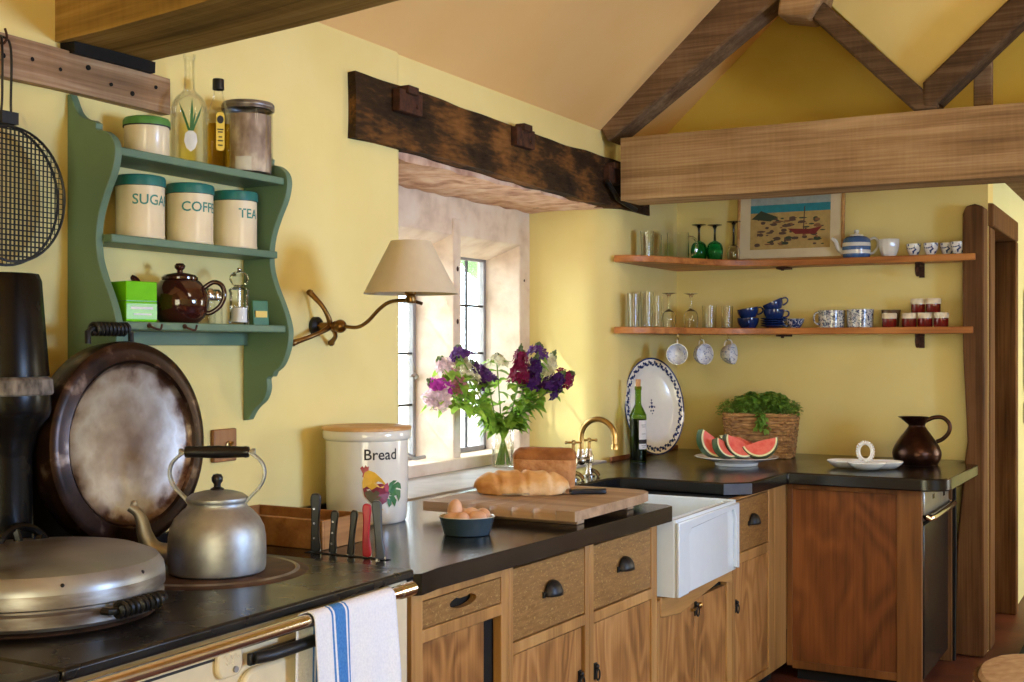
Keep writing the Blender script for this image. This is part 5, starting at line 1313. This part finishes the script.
for a, c, z, r, an, t, ry, rz, rx, lab in sl:
    p = PC + rv * a + fv * c
    o = obj('watermelon_slice', slice_mesh(r, an, t), ['melon', 'rind_white', 'rind'], ang=50)
    o.rotation_euler = (R(rx), R(-ry), R(28.8 + rz * .4)); o.location = (p.x, p.y, .9005 + .036 + r * .97)
    tag(o, lab, 'watermelon', 'watermelon slices on the footed plate')

# ------------------------------------------------------------------ basket of herbs
bk = thing('wicker_basket', 'rectangular wicker basket of herbs against the back wall', 'basket', (.548, 5.84, .9005), R(8))
m = MB(); H_ = .215
def bring(z, amp, ph):
    w, d = .150 + .022 * z / H_, .095 + .014 * z / H_
    pts = []
    for k in range(112):
        a = 2 * PI * k / 112
        x = math.copysign(abs(math.cos(a)) ** .35, math.cos(a)) * w; y = math.copysign(abs(math.sin(a)) ** .35, math.sin(a)) * d
        q = 1 + amp * math.cos(a * 20 + ph)
        pts.append((x * (1 + (q - 1) * .6), y * q, z))
    return pts
NR = 14
for k in range(NR): m.tube(bring(.008 + k * (H_ - .02) / NR, .05, PI * (k % 2)), .0085, 6, closed=True)
obj('woven_side', m, 'wicker', bk)
m = MB()
pts = bring(H_, 0, 0)
for s in (0, 1): m.tube([(p[0] + .004 * math.cos(k * .9 + PI * s), p[1], p[2] - .006 + .005 * math.sin(k * .9 + PI * s)) for k, p in enumerate(pts)], .0062, 6, closed=True)
obj('rim', m, 'wicker', bk)
m = MB(); 
for k in range(40):
    a = 2 * PI * (k + .5) / 40; x = math.copysign(abs(math.cos(a)) ** .35, math.cos(a)); y = math.copysign(abs(math.sin(a)) ** .35, math.sin(a))
    m.tube([(x * .150, y * .095, .002), (x * .171, y * .108, H_ - .004)], .0055, 5)
m.box(-.145, .145, -.09, .09, .001, .008); obj('stake', m, 'wicker', bk)
hb = thing('potted_herbs', 'bushy green parsley and herbs filling the wicker basket', 'plant', (.548, 5.84, .92), R(8))
m = MB(); m.box(-.14, .14, -.082, .082, 0, .165); obj('soil', m, 'tray_fill', hb, smooth=False)
m = MB(); ms = MB(); rnd = random.Random(9)
for k in range(380):
    x, y = rnd.uniform(-.14, .14), rnd.uniform(-.085, .085)
    hgt = .115 * (1 - .5 * (x / .17) ** 2) * rnd.uniform(.45, 1.12) * (1 - .15 * (y > .05)); 
    if x > .08 and rnd.random() < .4: hgt *= .8
    ox, oy = x * 1.34 + rnd.uniform(-.015, .015), max(-.12, min(.10, y * 1.2 + rnd.uniform(-.015, .015)))
    tip = Vector((ox, oy, .17 + hgt)); ms.tube([(x * .9, y * .9, .16), ((x + ox) / 2, (y + oy) / 2, .17 + hgt * .6), tip], .0012, 4)
    small = x < -.07 or x > .09
    for q in range(6):
        a = rnd.uniform(0, 6.28); dd = Vector((math.cos(a), math.sin(a), rnd.uniform(-.2, .5)))
        leafgeo(m, tip - Vector((0, 0, rnd.uniform(0, .02))), dd, rnd.uniform(.012, .02) if small else rnd.uniform(.026, .042), .005 if small else rnd.uniform(.011, .017), 0, .3)
for k in range(16):
    tip = Vector((rnd.uniform(-.0, .05), -.122, .12 + .08 * k / 16)); 
    for q in range(4):
        a = rnd.uniform(0, 6.28); leafgeo(m, tip, (math.cos(a), -.6, math.sin(a)), .026, .010, 0, .4)
obj('foliage', m, 'leaf', hb); obj('stems', ms, 'stem', hb)

# ------------------------------------------------------------------ lobed dish and copper jug
t_ = thing('hors_doeuvre_dish', 'white three lobed serving dish with a ring handle', 'dish', (1.135, 5.475, .9005), R(20)); t_.scale = (.92, .92, .92)
for k, (dx, dy) in enumerate(((-.085, .03), (.085, -.0), (.0, -.06))):
    m = MB(); m.lathe([(0, .006), (.04, .004), (.055, .004), (.078, .022), (.088, .034), (.086, .038), (.076, .028), (.052, .012), (0, .011)], (dx, dy, 0), 36, sx=1.05, sy=.95); obj('lobe', m, 'white', t_)
m = MB(); m.lathe([(0, .0), (.03, 0), (.03, .03), (.016, .034), (.012, .044), (0, .046)], n=20); obj('post', m, 'white', t_)
m = MB(); Xr = Matrix.Translation((0, 0, .082)) @ Matrix.Rotation(R(-15), 4, 'Z')
m.tube([(.032 * math.cos(R(a)), 0, .040 * math.sin(R(a))) for a in range(0, 360, 10)], .0085, 10, X=Xr, closed=True)
for a in range(0, 360, 15): m.ell((.041 * math.cos(R(a)), 0, .049 * math.sin(R(a))), .005, .007, .005, 8, 6, X=Xr)
obj('ring_handle', m, 'white', t_)
jg = thing('copper_jug', 'dark copper harvest jug with a loop handle on the corner worktop', 'jug', (1.295, 5.80, .9005), R(10))
m = MB(); m.lathe([(0, 0), (.092, 0), (.094, .006), (.098, .012)] + spline2([(.106, .03), (.108, .055), (.098, .085), (.072, .125), (.046, .16), (.036, .176)], 4) + [(.038, .182), (.05, .212), (.054, .218), (.048, .214), (.034, .184), (.0, .18)], n=56)
m.v = [((x - (.030 * max(0, (z - .19) / .028)) if x < -.02 and z > .19 else x), y, z) for x, y, z in m.v]
obj('body', m, 'copper', jg, ang=50)
m = MB(); m.tube(spline([(.036, 0, .198), (.075, 0, .216), (.115, 0, .215), (.142, 0, .185), (.138, 0, .148), (.112, 0, .118), (.085, 0, .105)], 6), .0095, 12); obj('handle', m, 'copper', jg)

# ------------------------------------------------------------------ corner shelves and what stands on them
def cshelf(z, label, xe):
    t = thing('corner_shelf', label, 'shelf', (.5, 5.95, z))
    m = MB()
    fr = spline2([(.003, 5.29), (.08, 5.315), (.16, 5.40), (.22, 5.53), (.29, 5.69), (.38, 5.82), (.52, 5.92), (.7, 5.955), (1.0, 5.97)], 4)
    m.prism(fr + [(xe, 5.972), (xe, 6.117), (.003, 6.117)], 'z', z - .032, z); obj('plank', m, 'shelf_wood', t, world=True, bevel=.004)
    for x in (1.262,):
        m = MB(); m.box(x - .012, x + .012, 6.0, 6.117, z - .046, z - .0325); m.box(x - .012, x + .012, 6.104, 6.117, z - .10, z - .04)
        m.tube(spline([(x, 6.0, z - .04), (x, 5.985, z - .065), (x, 6.0, z - .09), (x, 6.02, z - .082)]), .010, 8); obj('bracket', m, 'iron', t, world=True, bevel=.002)
    m = MB(); m.tube([(.60, 6.03, z - .032), (.60, 6.03, z - .05)], .008, 8); m.box(.57, .63, 6.02, 6.1, z - .042, z - .0325); obj('cleat', m, 'iron', t, world=True)
    return t
ZU, ZL = 1.8755, 1.5355
us = cshelf(1.875, 'upper curved wooden corner shelf with painting and teapot', 1.525)
ls = cshelf(1.535, 'lower curved wooden corner shelf with hanging cups', 1.515)

def tumbler(name, x, y, z, rb, rt, h, label, group=None, cat='glass'):
    t = thing(name, label, cat, (x, y, z), 0, group)
    m = MB(); m.lathe([(0, 0), (rb * .9, 0)] + cupprof(rb, rt, h, .0022)[1:-1] + [(0, .008)], n=28); obj('bowl', m, 'clear', t); return t
tumbler('glass_tumbler', .09, 5.49, ZU, .027, .033, .125, 'clear tumbler nearest the end of the upper shelf', 'clear glasses on the upper shelf')
tumbler('glass_tumbler', .09, 5.61, ZU, .024, .026, .115, 'narrow clear tumbler beside the glass tankard', 'clear glasses on the upper shelf')
t = tumbler('glass_tankard', .155, 5.735, ZU, .055, .055, .135, 'wide clear glass tankard with ear handle', None, 'tankard')
m = MB(); handle(m, .055, .025, .115, .04, .006, R(28)); obj('handle', m, 'clear', t)
def goblet(x, y, z, mb_, stem_, label, rb=.04, hb=.085, hs=.075, upside=True, foot=.036, grp='upturned goblets on the upper shelf'):
    t = thing('wine_glass', label, 'wine glass', (x, y, z), 0, grp)
    h = hb + hs
    fl_ = (lambda q: h - q) if upside else (lambda q: q)
    bowl = [(rb * .86, h), (rb * .97, h - hb * .3), (rb, h - hb * .55), (rb * .8, h - hb * .85), (rb * .3, h - hb), (.006, h - hb - .004)]
    m = MB(); o_ = spline2(bowl, 3); inn = [(max(.001, r - .002), z_ + .001) for r, z_ in o_ if z_ > h - hb * .96][::-1]
    seq = o_[::-1] + inn[::-1]
    m.lathe([(r, fl_(z_)) for r, z_ in seq] + [(0, fl_(h - hb * .95))], n=28); obj('bowl', m, mb_, t)
    m = MB(); m.lathe([(r, fl_(z_)) for r, z_ in [(0, 0), (foot, .001), (foot, .003), (.012, .009), (.006, .02), (.0052, hs * .5), (.006, hs - .004), (0, hs - .002)]], n=24); obj('stem', m, stem_, t); return t
goblet(.225, 5.845, ZU, 'green_glass', 'black_glass', 'emerald green goblet upside down, next to the glass tankard', .042, .098, .085)
goblet(.305, 5.855, ZU, 'green_glass', 'black_glass', 'emerald green goblet upside down, second from the tankard', .042, .096, .083)
goblet(.36, 5.985, ZU, 'clear', 'black_glass', 'clear glass upside down with dark stem beside the painting', .032, .085, .12)

# framed seaside print: plain generic beach, no figures
pc = thing('framed_painting', 'framed beach picture in pale mount leaning on the upper shelf', 'painting', (.625, 6.055, ZU))
pc.rotation_euler = (R(-4), 0, 0)
W2, H2 = .275, .40
m = MB()
m.box(-W2, W2, 0, .02, 0, .016); m.box(-W2, W2, 0, .02, H2 - .016, H2); m.box(-W2, -W2 + .016, 0, .02, .016, H2 - .016); m.box(W2 - .016, W2, 0, .02, .016, H2 - .016); obj('frame', m, 'lid_wood', pc, bevel=.003)
m = MB(); m.box(-W2 + .016, W2 - .016, .006, .014, .016, H2 - .016); obj('mount', m, 'enamel', pc, smooth=False)
m = MB(); xa, xb, za, zb = -.205, .205, .062, .355
def strip(z0, z1, mi, wav=0, y=.0055):
    N = 24
    lo_ = [(xa + (xb - xa) * k / N, z0 + wav * math.sin(k * 1.3) * (z0 > za + .001)) for k in range(N + 1)]
    m.add([(x, y, z) for x, z in lo_] + [(x, y, z1) for x, z in lo_], [[k, k + 1, N + 2 + k, N + 1 + k] for k in range(N)], mi)
strip(.285, zb, 0); strip(.248, .29, 1, .001, .0052); strip(za, .25, 2, .004, .0049)
rp = random.Random(3)
for k in range(90):
    x, z = rp.uniform(xa + .03, xb - .03), rp.uniform(za + .015, .22); rx, rz = rp.uniform(.006, .024), rp.uniform(.003, .010)
    m.add([(max(xa, min(xb, x + rx * math.cos(q) * rp.uniform(.7, 1.1))), .0046 - k * .000006, max(za, z + rz * math.sin(q))) for q in [2 * PI * i / 11 for i in range(11)]], [list(range(11))], rp.choice([3, 3, 4, 5, 2]))
m.add([(-.01, .0038, .165), (.03, .0038, .135), (.13, .0038, .132), (.165, .0038, .17), (.10, .0038, .158)], [[0, 1, 2, 3, 4]], 6)
m.add([(.068, .0037, .158), (.074, .0037, .158), (.078, .0037, .275), (.073, .0037, .275)], [[0, 1, 2, 3]], 3)
m.add([(-.20, .0038, .22), (-.15, .0038, .262), (-.11, .0038, .245), (-.06, .0038, .226), (-.10, .0038, .205)], [[0, 1, 2, 3, 4]], 5)
pm_ = lambda n, c: flat('print_' + n, srgb(*c), .6, var=.12, scale=40)
obj('print', m, [pm_('sky', (168, 178, 170)), pm_('sea', (44, 138, 150)), pm_('sand', (186, 156, 96)), pm_('rock', (92, 70, 58)), pm_('wood', (132, 92, 60)), pm_('weed', (60, 70, 52)), pm_('red', (124, 42, 38))], pc, smooth=False)

st = thing('teapot', 'blue and white banded teapot on the upper shelf beside the painting', 'teapot', (.965, 6.045, ZU), R(12))
m = MB(); zs = [0, .02, .038, .056, .074, .092, .104]
m.lathe([(0, 0), (.060, 0), (.064, .004), (.0665, .020), (.068, .038), (.0685, .056), (.0675, .074), (.064, .092), (.050, .104), (.03, .108), (0, .108)], n=40, mi=[0, 1, 1, 0, 1, 0, 1, 1, 1, 0]); obj('body', m, ['white', 'blue_stripe'], st)
m = MB(); m.lathe([(.034, .108), (.033, .113), (.012, .119), (.009, .124), (.013, .13), (.011, .138), (0, .141)], n=24); obj('lid', m, 'white', st)
m = MB(); sp = spline([(-.06, 0, .03), (-.085, 0, .05), (-.10, 0, .085), (-.118, 0, .10)], 5); m.tube(sp, [.015 - .0008 * k * .55 for k in range(len(sp))], 10); obj('spout', m, 'white', st)
m = MB(); m.tube(spline([(.063, 0, .09), (.085, 0, .097), (.10, 0, .08), (.098, 0, .05), (.08, 0, .026), (.064, 0, .022)], 5), .006, 8); obj('handle', m, 'white', st)
def cup(name, x, y, z, rb, rt, h, mat, label, cat='cup', grp=None, hd=None, bulge=0, rz=0, tilt=None, flute=0):
    t = thing(name, label, cat, (x, y, z), R(rz), grp)
    m = MB(); m.lathe(cupprof(rb, rt, h, .0028, bulge=bulge), n=36)
    if flute: m.v = [(p[0] * (1 + flute * math.cos(9 * math.atan2(p[1], p[0]))), p[1] * (1 + flute * math.cos(9 * math.atan2(p[1], p[0]))), p[2]) for p in m.v]
    obj('bowl', m, mat, t)
    if hd:
        m = MB(); handle(m, rb + (rt - rb) * .25 + bulge * .6, h * .2, h * .88, hd, .0042, 0, r1=rb + (rt - rb) * .88); obj('handle', m, mat, t)
    if tilt: t.rotation_euler = tuple(R(q) for q in tilt)
    return t
cup('cup', 1.122, 6.04, ZU, .030, .047, .085, 'white', 'plain white fluted cup next to the banded teapot', flute=.03, bulge=.006)
g = 'small sprigged cups at the right of the upper shelf'
for x, y, lab in ((1.236, 6.045, 'small sprigged tea bowl standing apart next to the white cup'), (1.318, 6.03, 'small sprigged tea bowl, first of the three close together'), (1.386, 6.065, 'small sprigged tea bowl in the middle of the close three'), (1.442, 6.02, 'small sprigged tea bowl nearest the timber post')):
    cup('tea_bowl', x, y, ZU, .018, .034, .058, 'bluewhite', lab, 'cup', g, bulge=.004)

g = 'clear glasses on the lower shelf'
tumbler('highball_glass', .07, 5.37, ZL, .025, .030, .16, 'tall clear highball glass at the open end of the lower shelf', g)
tumbler('highball_glass', .085, 5.50, ZL, .028, .033, .172, 'tallest clear highball glass, second on the lower shelf', g)
tumbler('highball_glass', .085, 5.62, ZL, .026, .030, .155, 'clear highball glass behind the stemmed glasses', g)
goblet(.165, 5.585, ZL, 'clear', 'clear', 'clear stemmed glass upside down on the lower shelf, left one', .034, .085, .085, grp='stemmed glasses on the lower shelf')
goblet(.24, 5.69, ZL, 'clear', 'clear', 'clear balloon glass upside down next to the short tumblers', .036, .09, .08, grp='stemmed glasses on the lower shelf')
tumbler('glass_tumbler', .25, 5.93, ZL, .034, .037, .115, 'short clear tumbler, broader of the two near blue cups', g)
tumbler('glass_tumbler', .335, 5.955, ZL, .027, .030, .112, 'short clear tumbler, narrower one beside the blue cups', g)

g = 'navy blue cups and saucers'
cup('cup', .42, 6.035, ZL, .036, .056, .052, 'navy', 'navy blue cup under the upturned one beside the tumblers', 'cup', g, .028, .006, -70)
cup('cup', .425, 6.035, ZL + .054, .036, .055, .05, 'navy', 'navy blue cup tilted on top of the lower cup', 'cup', g, .028, .006, tilt=(0, -9, 30))
def saucer(x, y, z, lab):
    t = thing('saucer', lab, 'saucer', (x, y, z), 0, g); m = MB(); m.lathe([(0, .003), (.03, 0), (.034, .002), (.066, .013), (.067, .016), (.063, .016), (.033, .006), (0, .006)], n=36); obj('dish', m, 'navy', t)
for k, lab in enumerate(('navy saucer at the bottom of the pile', 'navy saucer second in the pile', 'navy saucer third in the pile', 'navy saucer at the top of the pile below the cups')): saucer(.555, 6.035, ZL + .0115 * k, lab)
cup('cup', .555, 6.035, ZL + .0445, .034, .053, .050, 'navy', 'navy blue cup standing on the pile of saucers', 'cup', g, .028, .006, 25)
cup('cup', .565, 6.035, ZL + .09, .032, .052, .048, 'navy', 'navy blue cup tilted on the topmost cup, handle up', 'cup', g, .03, .006, tilt=(0, -24, 20))
cup('teacup', .665, 6.03, ZL, .024, .046, .046, 'bluedense', 'small blue patterned teacup beside the navy saucers', 'cup', None, .022, .004, 190)
cup('mug', .845, 6.035, ZL, .062, .066, .085, 'spongeware', 'wide spatterware mug, left of the pair, handle showing', 'mug', 'spatterware mugs', .026, 0, 215)
cup('mug', .985, 6.035, ZL, .060, .064, .088, 'spongeware', 'wide spatterware mug, right of the pair', 'mug', 'spatterware mugs', .026, 0, 60)
cup('bowl', 1.125, 6.07, ZL, .036, .046, .084, 'brown_ware', 'brown pottery bowl behind the jam jars', 'bowl')
g = 'jam jars on the lower shelf'
def jamjar(x, y, z, lab):
    t = thing('jam_jar', lab, 'jar', (x, y, z), random.uniform(0, 6), g)
    m = MB(); m.lathe([(0, 0), (.031, 0), (.0335, .003), (.0335, .044), (.03, .048), (0, .048)], n=28); obj('body', m, 'jam', t)
    m = MB(); m.lathe([(.0338, .040), (.0352, .042), (.0350, .062), (.032, .0665), (0, .067)], n=28); obj('cloth_lid', m, 'jamlid', t)
for x, y, z, lab in ((1.132, 5.995, 0, 'jam jar with cream lid, front row nearest the mugs'), (1.222, 6.01, 0, 'jam jar with cream lid, second in the front row'), (1.295, 6.01, 0, 'jam jar with cream lid, third in the front row'), (1.368, 6.005, 0, 'jam jar with cream lid, front row nearest the post'),
                   (1.262, 6.02, .0675, 'jam jar stacked on the row, further from the post'), (1.333, 6.005, .0675, 'jam jar stacked on the row, nearer the post')):
    jamjar(x, y, ZL + z, lab)

# cups hanging under the lower shelf
for (x, y, rot, lab) in ((.205, 5.60, (0, 0, 0), 'blue and white teacup hanging first under the lower shelf, base showing'), (.275, 5.745, (0, 0, 38), 'blue and white teacup hanging in the middle under the shelf'), (.365, 5.885, (0, 0, 66), 'blue and white teacup hanging furthest along, seen side on')):
    m = MB(); m.tube(spline([(x, y, 1.503), (x, y, 1.488), (x + .006, y - .004, 1.478), (x + .0, y - .010, 1.474), (x - .004, y - .012, 1.482)]), .0026, 6); obj('cup_hook', m, 'brass', ls, world=True)
    t = thing('teacup', lab, 'cup', (x, y - .006, 1.471), R(rot[2] + 200), 'teacups hanging from the lower shelf')
    X = Matrix.Translation((0, -.03, -.066)) @ Matrix.Rotation(R(-90), 4, 'X') @ Matrix.Rotation(R(90), 4, 'Z') @ Matrix.Translation((0, 0, 0))
    m = MB(); m.lathe([(.02, -.003), (.022, 0)] + cupprof(.026, .052, .062, .0026, bulge=.008)[2:], n=36, X=X); m.lathe([(0, 0), (.022, 0), (.027, .001)], n=36, X=X); obj('bowl', m, 'bluewhite_cup', t)
    m = MB(); handle(m, .040, .012, .052, .026, .0036, PI, r1=.050, X=X); obj('handle', m, 'white', t)

# ------------------------------------------------------------------ camera, light
cam = bpy.data.cameras.new('camera'); co = bpy.data.objects.new('camera', cam); COL.objects.link(co)
cam.lens = 36 * 1217 / 1024; cam.sensor_width = 36; cam.shift_y = .0078; cam.clip_start = .05
co.location = (2.36, 0, 1.43); co.rotation_euler = (R(90), 0, R(28.8)); sc.camera = co

def light(name, typ, loc, energy, col, rot=None, size=None, aim=None):
    l = bpy.data.lights.new(name, typ); l.energy = energy; l.color = col
    o = bpy.data.objects.new(name, l); COL.objects.link(o); o.location = loc
    if aim is not None: o.rotation_euler = (Vector(aim) - Vector(loc)).to_track_quat('-Z', 'Y').to_euler()
    if size: l.shape = 'RECTANGLE'; l.size, l.size_y = size
    return o
s_ = light('sun', 'SUN', (-6, 0, 8), 13.0, (1, .95, .87), aim=Vector((-6, 0, 8)) + Vector((.55, .52, -.66))); s_.data.angle = R(.8)
wl = light('window_daylight', 'AREA', (4.75, 3.1, 1.55), 44, (.64, 1.02, 1.85), aim=(0, 3.1, 1.5), size=(.9, .75)); wl.data.spread = R(115)
light('passage_daylight', 'AREA', (4.65, 7.7, 1.35), 110, (1, 1, .95), aim=(1.5, 7.9, 1.2), size=(1.6, 1.6))
light('doorway_fill', 'AREA', (3.25, -2.1, 1.3), 118, (1, .9, .66), aim=(2.0, 4, 1.9), size=(1.7, 2.0))  # general fill added behind the camera, warm to suit the back wall
light('truss_fill', 'AREA', (3.7, 2.0, 3.2), 40, (1, .92, .72), aim=(1.2, 4.6, 2.6), size=(.9, .9))  # fill lamp added under the ceiling to brighten the truss; no roof window
w = bpy.data.worlds.new('sky'); sc.world = w; w.use_nodes = True
nt = w.node_tree; bg = nt.nodes['Background']; bg.inputs[0].default_value = (.80, .90, 1.04, 1); bg.inputs[1].default_value = 20
sc.view_settings.view_transform = 'Standard'; sc.view_settings.look = 'None'; sc.view_settings.gamma = 1; sc.view_settings.exposure = -.55
sc.cycles.use_denoising = True
sc.cycles.max_bounces = 12; sc.cycles.transparent_max_bounces = 16; sc.cycles.caustics_refractive = False; sc.cycles.caustics_reflective = False
